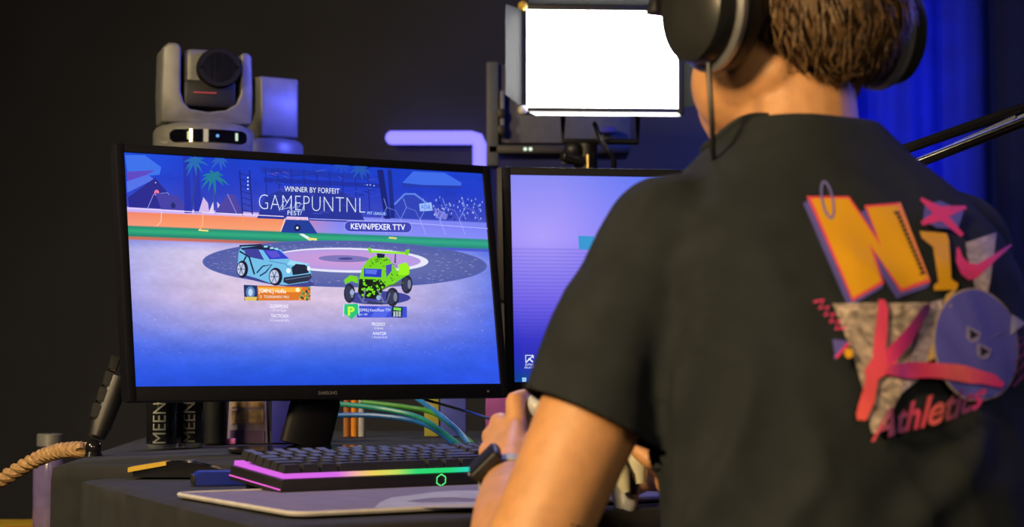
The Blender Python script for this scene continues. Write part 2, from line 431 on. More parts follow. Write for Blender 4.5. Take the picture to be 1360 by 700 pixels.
g_v = []; g_c = []; g_f = []
for j in range(NY+1):
    for i in range(NX+1):
        u, v = i/NX, j/NY; g_v.append(scr(u, v)); g_c.append(s2l(bgcol(u, v)))
for j in range(NY):
    for i in range(NX): a = j*(NX+1)+i; g_f.append([a, a+1, a+NX+2, a+NX+1])
P.v = g_v; P.c = g_c; P.f = g_f
K = lambda r, g, b: rgb(r, g, b)
# upper background: tents, arches, palms, towers
P.poly([(166, 206), (192, 206), (214, 222), (212, 232), (170, 236)], K(58, 110, 228)); P.poly([(168, 228), (206, 226), (188, 236), (169, 241)], K(90, 70, 190))
P.poly([(168, 241), (196, 232), (205, 238), (169, 256)], K(80, 110, 226)); P.poly([(170, 262), (206, 236), (236, 272), (238, 279), (171, 275)], K(38, 40, 140))
P.line([(195, 279), (204, 258), (222, 256), (246, 281)], .8, K(150, 150, 230)); P.ell(208, 256, 3.2, 4, K(230, 120, 150))
P.poly([(206, 256), (234, 260), (252, 280), (214, 278)], K(66, 62, 160)); P.ell(230, 273, 3, 4, K(30, 40, 110))
for x, h in ((243, 238), (256, 244)): P.poly([(x, 208), (x+7, 208), (x+12, 283), (x+2, 283)], K(34, 48, 168))
P.line([(262, 209), (259, 245), (254, 281)], 2.2, K(40, 60, 150)); P.line([(285, 232), (283, 283)], 1.6, K(60, 80, 120))
rd0 = random.Random(21)
def palm(cx, cy, r, col, n=9, sd=1):
    rd = random.Random(sd)
    for k in range(n):
        a = PI*2*k/n+rd.uniform(-.2, .2); L = r*rd.uniform(.8, 1.15)
        q = [(cx+L*t*math.cos(a), cy+L*t*math.sin(a)*.8 + L*.45*t*t) for t in (0, .35, .7, 1)]
        P.line(q, [2.6, 4.2, 2.6, .3], col)
palm(258, 214, 17, K(34, 104, 176), 9, 1); palm(283, 234, 19, K(28, 118, 150), 10, 2); palm(292, 212, 13, K(40, 92, 190), 8, 4)
P.poly([(264, 281), (270, 262), (276, 270), (278, 285)], K(206, 180, 226)); P.poly([(283, 268), (277, 283), (284, 284)], K(226, 205, 235)); P.poly([(288, 268), (296, 277), (290, 286)], K(210, 190, 230))
P.poly([(284, 284), (302, 258), (312, 260), (322, 284)], K(74, 66, 158)); P.line([(302, 258), (314, 284)], .9, K(150, 140, 214))
for x in (318, 331): P.line([(x, 226), (x+4, 286)], 1.6, K(22, 34, 120))
for y in range(230, 284, 8): P.line([(318+(y-226)*.06, y), (331+(y-226)*.06, y+4)], 1, K(24, 40, 128))
for y in range(236, 256, 5): P.ell(329, y, 1, 1.1, K(220, 228, 255), 8)
P.poly([(345, 222), (490, 232), (492, 240), (347, 230)], K(26, 52, 172)); P.poly([(350, 236), (505, 244), (505, 250), (350, 242)], K(24, 46, 160))
for k in range(9): x = 352+k*17; P.line([(x, 222+k), (x+3, 286)], 1.3, K(26, 40, 140))
P.poly([(341, 290), (352, 262), (380, 248), (430, 246), (470, 262), (485, 296)], K(36, 50, 150))
for k in range(60):
    x = rd0.uniform(350, 498); y = rd0.uniform(224, 284); P.line([(x, y), (x+rd0.uniform(4, 16), y+rd0.uniform(-3, 4))], rd0.uniform(.5, 1.6), K(*rd0.choice([(44, 74, 190), (24, 40, 134), (60, 84, 200), (70, 70, 180)])))
palm(478, 224, 13, K(34, 84, 176), 8, 6); palm(452, 219, 12, K(30, 74, 186), 8, 8)
P.poly([(500, 226), (508, 226), (518, 291), (510, 291)], K(18, 32, 116)); P.poly([(514, 226), (519, 226), (524, 290), (518, 290)], K(22, 40, 130))
P.poly([(532, 245), (548, 228), (590, 230), (612, 243), (612, 249), (534, 248)], K(60, 104, 226)); P.poly([(532, 243), (560, 246), (612, 247), (612, 251), (533, 249)], K(30, 56, 170))
P.poly([(524, 270), (538, 256), (552, 258), (574, 272), (600, 284), (598, 292), (526, 290)], K(44, 64, 178)); P.line([(523, 272), (537, 258), (550, 258), (566, 270)], 2.4, K(92, 130, 226))
P.poly([(556, 271), (572, 269), (574, 280), (557, 281)], K(150, 186, 246)); P.text('ADA', 558, 272, 571, 278, K(70, 100, 210))
P.poly([(576, 276), (594, 285), (592, 292), (578, 290)], K(118, 120, 214))
rd = random.Random(5); P.n += 1; P.hold = True
for k in range(90): x = rd.uniform(575, 640); y = 262+rd.uniform(0, 30)+(x-575)*.03; c = rd.choice([(110, 140, 230), (60, 84, 190), (160, 170, 235), (26, 40, 130)]); P.ell(x, y, .9, 1.6, K(*c), 6)
for x, y in ((206, 243), (487, 246), (491, 246), (496, 247)): P.ell(x, y, .9, .7, K(200, 220, 255), 6)
P.hold = False
# fence honeycomb
for x in range(505, 612, 26): P.line([(x, 292), (x+8, 276), (x+4, 264)], .7, K(130, 150, 235)); P.line([(x, 292), (x+8, 312)], .7, K(160, 170, 245)); P.line([(x+8, 276), (x+20, 280), (x+27, 294)], .6, K(110, 130, 225))
# barrier ribs
P.line([(214, 279), (213, 295), (207, 301)], 1.2, K(245, 190, 170)); P.line([(269, 283), (268, 300), (264, 306)], 1.8, K(250, 170, 120)); P.line([(263, 306), (276, 307)], 2, K(240, 220, 120))
P.line([(322, 286), (322, 306)], 1.5, K(245, 150, 90)); P.line([(372, 308), (378, 290)], 1.2, K(235, 215, 210))
P.line([(168, 277), (260, 282), (376, 288)], 1.1, K(226, 214, 248)); P.line([(410, 291), (520, 295), (648, 304)], 1, K(170, 175, 250))
P.poly([(372, 309), (380, 290), (408, 291), (421, 311)], K(30, 60, 150)); P.poly([(380, 288), (408, 289), (409, 293), (379, 292)], K(230, 205, 240)); P.text('ROCKET LEAGUE', 381, 289.3, 407, 291.8, K(190, 90, 140), 1)
P.ell(394, 303, 4.5, 4.5, K(16, 30, 80), 20); P.ell(394, 303, 1.6, 1.6, K(230, 245, 255), 12)
P.poly([(396, 311), (402, 311), (416, 319), (410, 320)], K(226, 236, 240)); P.poly([(408, 316), (420, 317), (420, 320), (408, 319)], K(230, 220, 130)); P.poly([(516, 315), (526, 316), (526, 318), (515, 317)], K(230, 220, 130))
# arena circle
P.ell(457, 351, 189, 31, K(84, 96, 170), 64, tilt=.016); P.ell(457, 351, 186, 29.5, K(112, 120, 174), 64, tilt=.016, rim=K(78, 90, 160))
P.n += 1; P.hold = True
for k in range(420):
    a = rd.uniform(0, 2*PI); q = rd.uniform(.66, .97); x, y = 457+189*q*math.cos(a), 351+29.5*q*math.sin(a)+3*math.cos(a)
    c = rd.choice([(122, 130, 194), (92, 100, 170), (134, 140, 200), (84, 92, 160)]); P.ell(x, y, rd.uniform(.8, 3), rd.uniform(.25, .6), K(*c), 6)
P.hold = False
P.ell(462, 346, 106, 16.5, K(224, 226, 244), 56, tilt=.02); P.ell(459, 345.5, 99, 13.8, K(206, 150, 206), 56, tilt=.02, rim=K(176, 150, 220))
P.ell(456, 344, 34, 4.6, K(122, 112, 180), 30, tilt=.02); P.ell(458, 344, 10, 1.6, K(70, 66, 140), 20)
# sand speckle
P.n += 1; P.hold = True
for k in range(520):
    x = rd.uniform(185, 645); y = rd.uniform(385, 470); c = rd.choice([(190, 178, 216), (168, 160, 210), (198, 184, 218), (160, 156, 212)])
    P.ell(x, y, rd.uniform(.5, 1.6), rd.uniform(.2, .4), K(*c) if y < 440 else K(128, 134, 214), 6)
P.hold = False
# title text
P.text('WINNER BY FORFEIT', 377, 247.6, 450, 254.6, K(226, 236, 255), 3.4)
P.text('GAMEPUNTNL', 343, 258.5, 484, 278, K(224, 234, 255), 5, offset=-.026, spacing=1.05)
P.line([(370, 280), (376, 268), (382, 266), (378, 274), (372, 279), (384, 276), (386, 270), (384, 278), (390, 276), (392, 266), (394, 278), (398, 272), (404, 270), (400, 280), (398, 286)], .7, K(190, 208, 250))
P.text('FEST', 381, 280, 398, 286, K(226, 236, 255), .8); P.poly([(485, 280), (513, 281), (513, 287), (485, 286)], K(36, 70, 190)); P.text('PST LEAGUE', 487, 281.6, 511, 285.2, K(210, 224, 255), 1)
def pill(x0, y0, x1, y1, col, dy=0):
    r = (y1-y0)/2; q = []
    for k in range(9): a = -PI/2+PI*k/8; q.append((x1-r+r*math.cos(a), y0+r+r*math.sin(a)+dy))
    for k in range(9): a = PI/2+PI*k/8; q.append((x0+r+r*math.cos(a), y0+r+r*math.sin(a)))
    P.poly(q, col)
pill(456, 293.6, 546.5, 308.4, K(150, 160, 240), 1.5); pill(457, 294.4, 545.5, 307.6, K(60, 66, 176), 1.5)
P.text('KEVIN/PEXER TTV', 465, 297, 537, 304.8, K(244, 246, 255), 1.6, offset=.012)
# car one: pale blue hatchback
P.ell(366, 371, 50, 8, K(62, 66, 140), 30, tilt=.15)
P.poly([(316, 334), (320, 328), (352, 327), (372, 332), (384, 346), (410, 353), (413, 366), (408, 375), (380, 379), (362, 378), (340, 370), (318, 364), (315, 350)], K(112, 186, 226))
P.poly([(318, 330), (350, 326), (371, 331), (360, 335), (345, 332), (322, 333)], K(24, 34, 66)); P.line([(317, 327), (346, 325.5)], 2, K(20, 24, 52))
for x, y in ((352, 328), (360, 330), (366, 331)): P.ell(x, y, 3, 1.3, K(150, 215, 240), 10)
P.poly([(323, 331), (342, 331), (350, 346), (326, 341)], K(60, 62, 150)); P.poly([(348, 332), (370, 333), (383, 344), (357, 345)], K(52, 60, 196)); P.poly([(352, 334), (366, 334), (372, 341), (360, 343)], K(86, 80, 200))
P.line([(317, 334), (330, 342), (337, 365)], 2.2, K(22, 32, 66)); P.line([(326, 341), (320, 352)], 2, K(22, 32, 66)); P.line([(340, 363), (348, 354), (360, 352), (352, 362), (344, 367)], 1.8, K(24, 40, 84))
P.poly([(384, 346), (410, 351), (400, 354), (380, 352)], K(150, 214, 240)); P.line([(356, 347), (378, 351), (384, 357)], 1, K(70, 130, 190))
P.poly([(386, 356), (392, 351), (404, 352), (408, 356), (409, 363), (388, 366)], K(26, 34, 60)); P.ell(382, 360, 3, 3.6, K(220, 240, 255), 12); P.ell(409, 357, 2.2, 3.2, K(220, 240, 255), 12)
P.poly([(376, 369), (412, 364), (413, 369), (408, 374), (382, 378), (375, 375)], K(36, 44, 70)); P.line([(378, 372), (411, 367)], 1, K(96, 120, 150))
for (x, y, rx, ry) in ((320, 358, 6.5, 10.5), (364, 368, 8, 11)):
    P.ell(x+1, y, rx+1, ry+1, K(20, 26, 52), 24); P.ell(x-.8, y, rx*.78, ry*.82, K(186, 196, 222), 20)
    for k in range(6): a = k*PI/3; P.line([(x-.8, y), (x-.8+rx*.7*math.cos(a), y+ry*.75*math.sin(a))], 1.1, K(96, 104, 140))
    P.ell(x-.8, y, 1.2, 1.6, K(60, 66, 100), 8)
# car two: green buggy
P.ell(500, 396, 44, 9, K(60, 64, 150), 30)
def wheel(x, y, rx, ry): P.ell(x, y, rx, ry, K(34, 36, 58), 24); P.ell(x-rx*.18, y, rx*.6, ry*.78, K(52, 56, 84), 18); P.ell(x+rx*.45, y, rx*.3, ry*.5, K(120, 126, 150), 12)
wheel(463, 390, 7.5, 13); wheel(539, 378, 7.5, 12.5); wheel(520, 395, 8.5, 12.5)
G = K(116, 208, 34)
P.poly([(487, 346), (498, 340), (514, 342), (520, 352), (528, 362), (534, 350), (542, 354), (543, 364), (530, 372), (518, 380), (506, 386), (486, 392), (474, 386), (476, 370), (480, 356)], G)
P.poly([(456, 372), (464, 366), (474, 368), (474, 377), (466, 374), (457, 378)], G); P.poly([(528, 352), (538, 349), (543, 356), (541, 366), (528, 366)], K(150, 236, 30))
P.line([(489, 331), (492, 334.5), (538, 337), (541, 333)], 3, K(150, 230, 40)); P.poly([(487, 330), (491, 329), (492, 337), (489, 337)], G); P.poly([(537, 333), (543, 331), (541, 340), (537, 339)], G); P.line([(524, 338), (523, 350)], 1.6, K(50, 60, 110))
P.poly([(499, 337), (510, 338), (509, 343), (500, 343)], K(24, 28, 60)); P.poly([(482, 357), (506, 358), (505, 369), (482, 368)], K(40, 56, 190)); P.poly([(484, 358), (500, 359), (498, 365), (484, 364)], K(86, 110, 226)); P.poly([(511, 353), (519, 351), (519, 360), (512, 369)], K(72, 70, 190))
P.poly([(476, 371), (504, 372), (511, 380), (500, 398), (480, 396), (474, 388)], K(16, 30, 22))
for k in range(34):
    x = rd.uniform(477, 507); y = rd.uniform(371, 394); P.ell(x, y, rd.uniform(1, 2.2), rd.uniform(.9, 1.8), K(120, 220, 36), 7)
for k in range(60):
    x = rd.uniform(488, 526); y = rd.uniform(343, 378)
    if not (482 < x < 508 and 355 < y < 371): P.line([(x, y), (x+rd.uniform(-3, 3), y+rd.uniform(-2, 3))], .9, K(36, 90, 24))
P.line([(474, 392), (480, 402), (512, 402), (516, 390)], 2.2, K(90, 100, 140)); P.line([(484, 384), (480, 402)], 1.8, K(110, 120, 160)); P.line([(500, 386), (508, 402)], 1.8, K(110, 120, 160)); P.ell(466, 389, 3, 3.4, K(150, 170, 216), 12); P.ell(501, 396, 3, 3.4, K(150, 170, 216), 12)
P.line([(505, 386), (516, 380), (534, 376)], 1.8, K(84, 100, 60)); P.line([(486, 402), (506, 404)], 3, K(50, 56, 90))
# banners
P.poly([(322, 379.5), (411, 382), (410.5, 399.5), (323, 400)], K(216, 118, 40)); P.poly([(340, 382), (400, 383), (396, 389), (344, 388)], K(246, 170, 60)); P.ell(394, 385.5, 3.4, 3, K(255, 236, 190), 10)
P.poly([(322, 379), (340, 380), (341, 400), (323, 400)], K(30, 50, 96)); P.ell(331, 389, 6, 8, K(90, 130, 190), 16); P.ell(331, 389, 3, 5, K(190, 214, 236), 12); P.poly([(323, 395), (340, 395), (339, 400), (324, 400)], K(220, 190, 90))
for k in range(26): x = rd.uniform(396, 411); P.ell(x, rd.uniform(382, 399), 1.5, 1.5, K(*rd.choice([(60, 110, 80), (220, 180, 60), (40, 60, 60), (120, 170, 90)])), 6)
P.text('[GMNL] Hoffie', 342, 384, 378, 391, K(250, 246, 240), 1, offset=.01); P.text('21  TOURNAMENT PRO', 343, 393, 382, 396.5, K(240, 236, 226), .6)
P.text('SLOWPOKE', 357, 405, 381, 409.5, K(240, 240, 255), .3, offset=.01); P.text('8 mm Goal', 361, 411, 378, 414.5, K(226, 226, 250), .2); P.text('TACTICIAN', 358, 418, 381, 422.3, K(240, 240, 255), .2, offset=.01); P.text('4 Centered Balls', 357, 424, 382, 427.6, K(226, 226, 250), .2)
P.poly([(472, 407), (538.5, 408), (538.5, 422.5), (472, 422.5)], K(56, 76, 206)); P.poly([(500, 408), (520, 408), (510, 422), (490, 422)], K(80, 100, 226))
P.poly([(455, 405), (473, 404), (475, 416), (465, 425), (455, 417)], K(40, 190, 120)); P.text('P', 460, 408, 469, 420, K(190, 246, 60), offset=.04); P.line([(455, 405), (454, 421)], 1.2, K(180, 230, 240)); P.line([(474, 404), (475, 420)], 1.2, K(180, 230, 240))
P.poly([(519, 407), (533, 409), (532, 423), (518, 421)], K(20, 40, 60)); P.poly([(521, 409), (531, 410), (530.5, 413.5), (520.5, 412.5)], K(120, 220, 80))
for a in range(3):
    for b in range(3): P.poly([(520.5+a*3.6, 414.5+b*2.4), (523+a*3.6, 414.8+b*2.4), (523+a*3.6, 416.2+b*2.4), (520.4+a*3.6, 416+b*2.4)], K(220, 236, 240))
P.text('[GMNL] Kevin/Pexer TTV', 475, 410.5, 517, 415.5, K(236, 240, 255), .3); P.text('#1 NB', 476, 417, 486, 420, K(200, 214, 250))
P.text('PRODIGY', 492, 429, 510, 433.5, K(240, 240, 255), .2, offset=.01); P.text('4 Goals', 495, 435, 507, 438.2, K(226, 226, 250)); P.text('AVIATOR', 493, 441.5, 511, 445.5, K(240, 240, 255), .2, offset=.01); P.text('1 Aerial Goal', 492, 447, 512, 450, K(226, 226, 250))
so = P.build('screen_panel', emis_attr('screen_one_light', 1.08), mon1); so['label'] = 'lit game screen with text, arena and cars'

yaw2 = .165; tl = at(678, 232, 3.125)
R2 = Matrix.Rotation(yaw2, 4, 'Z') @ Matrix.Rotation(-.12, 4, 'X'); c2v = tl + R2.to_3x3() @ Vector((W1/2, 0, -H1/2))
mon2 = monitor('monitor', 'second black monitor with lavender blue desktop partly hidden behind the player', c2v.x, c2v.y, c2v.z, yaw2, .12, W1, H1, None, TZ2, 0, 0)
mp2, uv2 = plane_map(mon2, .0015)
Q = Painter(mp2); Rm2 = mon2.matrix_basis
def bg2(u, v):
    c = ramp(v, [(0, (112, 124, 240)), (.3, (128, 118, 244)), (.62, (86, 74, 226)), (.85, (40, 44, 190)), (.95, (22, 54, 170)), (.965, (14, 60, 150)), (1, (10, 66, 160))])
    c = mixc(c, (196, 176, 255), max(0, .9-math.hypot((u-.08)*2.6, (v-.30)*1.8))*.75)
    c = mixc(c, (60, 110, 255), max(0, u-.15)*1.2*(1-v))
    if .35 < v < .94: c = mixc(c, (40, 40, 170), .16*(math.sin(v*2*PI*56)*.5+.5))
    return c
NX, NY = 60, 340
for j in range(NY+1):
    for i in range(NX+1):
        u, v = i/NX, j/NY; Q.v.append(Rm2 @ Vector((-W1/2+W1*u, .0018, H1/2-H1*v))); Q.c.append(s2l(bg2(u, v)))
for j in range(NY):
    for i in range(NX): a = j*(NX+1)+i; Q.f.append([a, a+1, a+NX+2, a+NX+1])
Q.poly([(768, 313), (790, 314), (790, 332), (769, 331)], rgb(50, 150, 210)); wt = rgb(236, 244, 255)
Q.line([(698, 472), (708, 472)], .9, wt); Q.line([(698, 472), (698.5, 482)], .9, wt); Q.line([(708, 472), (708.5, 476)], .9, wt); Q.line([(699, 481), (708, 472.5)], 1.4, wt); Q.line([(702, 476), (708, 481)], 1.6, wt)
Q.text('EPIC', 698, 483, 709, 485.6, wt); Q.text('RELAY TV', 697, 487, 711, 489.4, wt)
for a in range(2):
    for b in range(2): Q.poly([(693.6+a*2.8, 501.6+b*2.8), (696+a*2.8, 501.6+b*2.8), (696+a*2.8, 504+b*2.8), (693.6+a*2.8, 504+b*2.8)], rgb(170, 226, 255))
Q.ell(709, 502.5, 2.4, 2.4, wt, 16); Q.ell(709, 502.5, 1.6, 1.6, rgb(14, 60, 150), 16); Q.line([(707.4, 504.4), (705.4, 507)], .9, wt)
q = Q.build('screen_panel', emis_attr('screen_two_light', 1.0), mon2); q['label'] = 'lit lavender desktop with small icons'

# ------------------------------------------------------------------ keyboard
KP = Vector((-.2584, 2.1831, TZ+.0032)); KY = .5982; KT = .0809
kb = thing('keyboard', 'black mechanical keyboard with rainbow light strip on the desk mat', 'keyboard', KP, (KT, 0, KY))
KW, KD, KH = .360, .132, .017
bm = bmesh.new(); box(bm, (KW/2, KD/2, KH/2), (KW, KD, KH), bev=.002, taper=(.995, .98)); new_obj('case', bm, M['black'], kb)
bm = bmesh.new(); box(bm, (KW/2, KD/2, KH+.001), (KW-.010, KD-.010, .002)); new_obj('key_plate', bm, M['darkmetal'], kb, smooth=False)
for sx in (.03, KW-.03):
    bm = bmesh.new(); box(bm, (sx, KD-.02, -.0045), (.03, .012, .010), bev=.001); new_obj('flip_foot', bm, M['black'], kb)
# glowing strip around the keys
def hue_at(u):
    return ramp(u, [(0, (214, 96, 222)), (.2, (206, 100, 226)), (.265, (232, 170, 170)), (.33, (232, 200, 90)), (.42, (196, 214, 90)), (.50, (40, 206, 110)), (.62, (30, 206, 110)), (.72, (40, 200, 200)), (.85, (60, 140, 240)), (1, (150, 90, 240))])
KB = Painter(lambda x, y, l: Vector((0, 0, 0)))
def kvert(p, u): KB.v.append(Vector(p)); KB.c.append(s2l(hue_at(u), .95)); return len(KB.v)-1
zt, zb = KH+.0058, KH+.0004; N = 40
for (ax, ay, bx, by, un) in ((.004, .004, KW-.004, .004, 1), (.004, KD-.004, .004, .004, 0), (KW-.004, .004, KW-.004, KD-.004, 0), (KW-.004, KD-.004, .004, KD-.004, -1)):
    prev = None
    for i in range(N+1):
        t = i/N; x = ax+(bx-ax)*t; y = ay+(by-ay)*t; u = x/KW; inw = Vector((KW/2-x, KD/2-y, 0))
        nx, ny = (0, 1) if ay == by == .004 else (0, -1) if ay == by else (1, 0) if x < KW/2 else (-1, 0)
        a = kvert((x, y, zb), u); b = kvert((x+nx*.001, y+ny*.001, zt), u); c = kvert((x+nx*.0028, y+ny*.0028, zt), u)
        if prev: KB.f += [[prev[0], a, b, prev[1]], [prev[1], b, c, prev[2]]]
        prev = (a, b, c)
ls = KB.build('light_strip', emis_attr('key_light', 1.15), kb, world=False); ls['label'] = 'glowing strip running pink, yellow, green and cyan'
bm = bmesh.new(); box(bm, (-.0004, KD/2, .0055), (.0012, KD-.004, .0012)); new_obj('side_light', bm, emis('pink_light', rgb(230, 90, 200), 1.2), kb, smooth=False)['label'] = 'thin pink glowing line'
bm = bmesh.new(); hx = .211; hz = .0095
for k in range(6):
    a0, a1 = PI/6+k*PI/3, PI/6+(k+1)*PI/3
    vs = [bm.verts.new((hx+r*math.cos(a), -.0004, hz+r*math.sin(a))) for a, r in ((a0, .0076), (a1, .0076), (a1, .0062), (a0, .0062))]; bm.faces.new(vs)
bmesh.ops.solidify(bm, geom=bm.faces[:], thickness=.0006)
new_obj('hexagon_emblem', bm, emis('green_light', rgb(90, 235, 130), 1.3), kb, smooth=False)['label'] = 'glowing green hexagon outline emblem'
U = .01905; caps = {}
def keymesh(wu):
    if wu in caps: return caps[wu]
    bm = bmesh.new(); w_ = wu*U-.0012; h = .0105
    b0 = [(-w_/2, -.0089), (w_/2, -.0089), (w_/2, .0089), (-w_/2, .0089)]; i = .0026
    b1 = [(-w_/2+i, -.0066), (w_/2-i, -.0066), (w_/2-i, .0075), (-w_/2+i, .0075)]
    A = [bm.verts.new((x, y, 0)) for x, y in b0]; B = [bm.verts.new((x, y, h*.9)) for x, y in b1]
    Cc = [bm.verts.new((x*.93, y*.9+.0003, h)) for x, y in b1]
    for a, b in ((A, B), (B, Cc)):
        for k in range(4): bm.faces.new((a[k], a[(k+1) % 4], b[(k+1) % 4], b[k]))
    bm.faces.new(Cc); bm.faces.new(A[::-1])
    o = new_obj('key', bm, M['keycap'], kb, sharp=25); caps[wu] = o; o['used'] = 0; return o
rows = [[1.25, 1.25, 1.25, 6.25, 1.25, 1.25, 1.25, 1.25, ('g', .25), 1, 1, 1], [2.25]+[1]*10+[2.75, ('g', 1.25), 1], [1.75]+[1]*11+[2.25],
        [1.5]+[1]*12+[1.5, ('g', .25), 1, 1, 1], [1]*13+[2, ('g', .25), 1, 1, 1], [1, ('g', 1), 1, 1, 1, 1, ('g', .5), 1, 1, 1, 1, ('g', .5), 1, 1, 1, 1, ('g', .25), 1, 1, 1]]
for r, row in enumerate(rows):
    x = .0068; tilt = (-.10, -.04, .02, .08, .12, .12)[r]; zz = KH+.0042+(0, .0006, .0012, .0022, .0036, .0042)[r]
    for k in row:
        if isinstance(k, tuple): x += k[1]*U; continue
        o = keymesh(k)
        if o['used']: o = o.copy(); C.objects.link(o)
        else: o['used'] = 1
        o.parent = kb; o.location = (x+k*U/2, .0082+U*(r+.5)*.985, zz); o.rotation_euler = (tilt, 0, 0); x += k*U
for o in kb.children:
    if 'used' in o: del o['used']

# ------------------------------------------------------------------ small things on the tables
# black and yellow knife shaped tool
a = onz(176, 634, TZ+.002); b = onz(300, 634, TZ+.002); d = (b-a); L = d.length; ang = math.atan2(d.y, d.x)
t = thing('folding_tool', 'black arched hand tool with yellow tip left of the keyboard', 'tool', a, (0, 0, ang))
bm = bmesh.new(); n = 14; tp = []; bt = []
for i in range(n+1):
    u = i/n; tp.append((u*L, .010+.010*math.sin(PI*min(1, u*1.05)))); bt.append((u*L, 0 if u < .9 else (u-.9)*.08))
pr_ = [(x, z) for x, z in bt] + [(x, z) for x, z in tp[::-1]]
def sideprism(bm, poly, y0, y1, mi=0):
    A = [bm.verts.new((x, y0, z)) for x, z in poly]; B = [bm.verts.new((x, y1, z)) for x, z in poly]; m = len(poly)
    for k in range(m): bm.faces.new((A[k], A[(k+1) % m], B[(k+1) % m], B[k])).material_index = mi
    bm.faces.new(A[::-1]).material_index = mi; bm.faces.new(B).material_index = mi
sideprism(bm, pr_, 0, .032); new_obj('handle', bm, M['gloss'], t)
bm = bmesh.new(); sideprism(bm, [(-.006, .0065), (L*.36, .0155), (L*.36, .0205), (-.006, .0125)], -.0015, .0335); new_obj('yellow_insert', bm, M['yellow'], t)['label'] = 'yellow insert on one end'
bm = bmesh.new(); cyl(bm, (L*.6, .016, .017), (L*.6, .016, .0215), .008, seg=16); new_obj('pivot_screw', bm, M['metal'], t)
a = onz(259, 646, TZ+.001); b = onz(322, 645, TZ+.001); d = b-a; ang = math.atan2(d.y, d.x)
t = thing('blue_case', 'small blue wedge shaped case tucked beside the keyboard corner', 'case', a, (0, 0, ang))
L = d.length+.005; bm = bmesh.new(); sideprism(bm, [(0, 0), (L, 0), (L, .017), (.006, .017), (0, .012)], 0, .045); bmesh.ops.bevel(bm, geom=bm.edges[:], offset=.0012, segments=2, affect='EDGES'); new_obj('body', bm, M['bluep'], t)
bm = bmesh.new(); box(bm, (-.0005, .022, .007), (.003, .042, .012), bev=.0008); new_obj('end_cap', bm, M['black'], t)

# drink bottles with vertical lettering
def bottle(px, py, label, wd, hgt, ang, letters, rootname='drink_bottle'):
    p = onz(px, py, TZ2); p = Vector((p.x, p.y+wd/2, TZ2+.001))
    t = thing(rootname, label, 'bottle', p, (0, 0, 0), 'drink bottles under the large monitor'); r = wd/2
    bm = bmesh.new(); lathe(bm, [(r*.82, 0), (r*.97, .006), (r, .014), (r, hgt*.72), (r*.9, hgt*.82), (r*.4, hgt*.92), (r*.38, hgt*.94)], 28); new_obj('shell', bm, M['pet'], t)
    bm = bmesh.new(); lathe(bm, [(r*1.005, hgt*.06), (r*1.012, hgt*.065), (r*1.012, hgt*.54), (r*1.005, hgt*.545)], 28); new_obj('sleeve', bm, M['gloss'], t)['label'] = 'black wrapped sleeve'
    bm = bmesh.new(); cyl(bm, (0, 0, hgt*.93), (0, 0, hgt), r*.42, seg=20, bev=.001); new_obj('cap', bm, M['black'], t)
    vs, fs = text2d(letters); bm = bmesh.new(); vv = [bm.verts.new((v, u, 0)) for u, v in vs]
    for f in fs: bm.faces.new([vv[i] for i in f])
    for k in range(1, 8): bmesh.ops.bisect_plane(bm, geom=bm.verts[:]+bm.edges[:]+bm.faces[:], plane_co=(k/8, 0, 0), plane_no=(1, 0, 0))
    for q in bm.verts:       # the word runs upwards round the bottle
        v, u = q.co.x, q.co.y; a = -PI/2 + ang - (v-.5)*wd*.42/r; q.co = (r*1.03*math.cos(a), r*1.03*math.sin(a), hgt*.07+hgt*.47*u)
    new_obj('lettering', bm, M['lettergrey'], t, smooth=False)['label'] = 'pale vertical lettering'
    return t
bottle(211, 598, 'clear and black drink bottle with vertical lettering nearest the monitor left corner', .046, .13, 0, 'MEEN')
bottle(250, 596, 'second black lettered drink bottle, between the first bottle and dark canister', .042, .13, .05, 'MEEN')
p = onz(283, 592, TZ2); t = thing('canister', 'plain dark canister between the lettered bottle and photo box', 'canister', (p.x, p.y+.02, TZ2+.001))
bm = bmesh.new(); lathe(bm, [(.017, 0), (.019, .002), (.019, .1), (.016, .104)], 28); new_obj('body', bm, M['black'], t)
bm = bmesh.new(); lathe(bm, [(.0165, .104), (.0165, .118), (.014, .12)], 28); new_obj('lid', bm, M['gloss'], t)
# box with four pictures
p = onz(327, 590, TZ2); t = thing('picture_box', 'pale purple box with four small orange pictures under the monitor', 'box', (p.x, p.y+.02, TZ2+.001))
bm = bmesh.new(); box(bm, (0, .01, .055), (.066, .035, .11), bev=.001, taper=(.86, .9)); new_obj('carton', bm, mat('pale_card', (.34, .27, .38), .6), t)
orm = mat('orange_print', (.80, .42, .22), .5, scale=90, var=.7)
for i in range(2):
    for j in range(2):
        bm = bmesh.new(); box(bm, (-.014+i*.028, -.0085+.0012*j, .043+j*.026), (.024, .002, .022), bev=.0006); new_obj('picture', bm, orm, t)
bm = bmesh.new(); box(bm, (0, -.0095, .012), (.056, .002, .018)); new_obj('label_panel', bm, mat('mauve_print', (.2, .12, .32), .6), t, smooth=False)
p = onz(302, 591, TZ2); bm = bmesh.new(); box(bm, (0, 0, .005), (.028, .02, .009), bev=.002); o = new_obj('pink_eraser', bm, mat('pink_rubber', (.6, .15, .45), .5)); o.location = (p.x, p.y, TZ2+.001)
tag(o, 'small pink block on the table left of the picture box', 'eraser')
p = onz(374, 590, TZ2+.001); t = thing('storage_box', 'dark blue violet box standing behind the monitor stand', 'box', (p.x, p.y+.06, TZ2+.001))
bm = bmesh.new(); box(bm, (0, 0, .05), (.040, .06, .10), bev=.003); new_obj('body', bm, mat('violet_card', (.03, .03, .34), .5), t)
bm = bmesh.new(); box(bm, (0, 0, .104), (.043, .063, .008), bev=.002); new_obj('lid', bm, mat('violet_lid', (.05, .03, .22), .5), t)
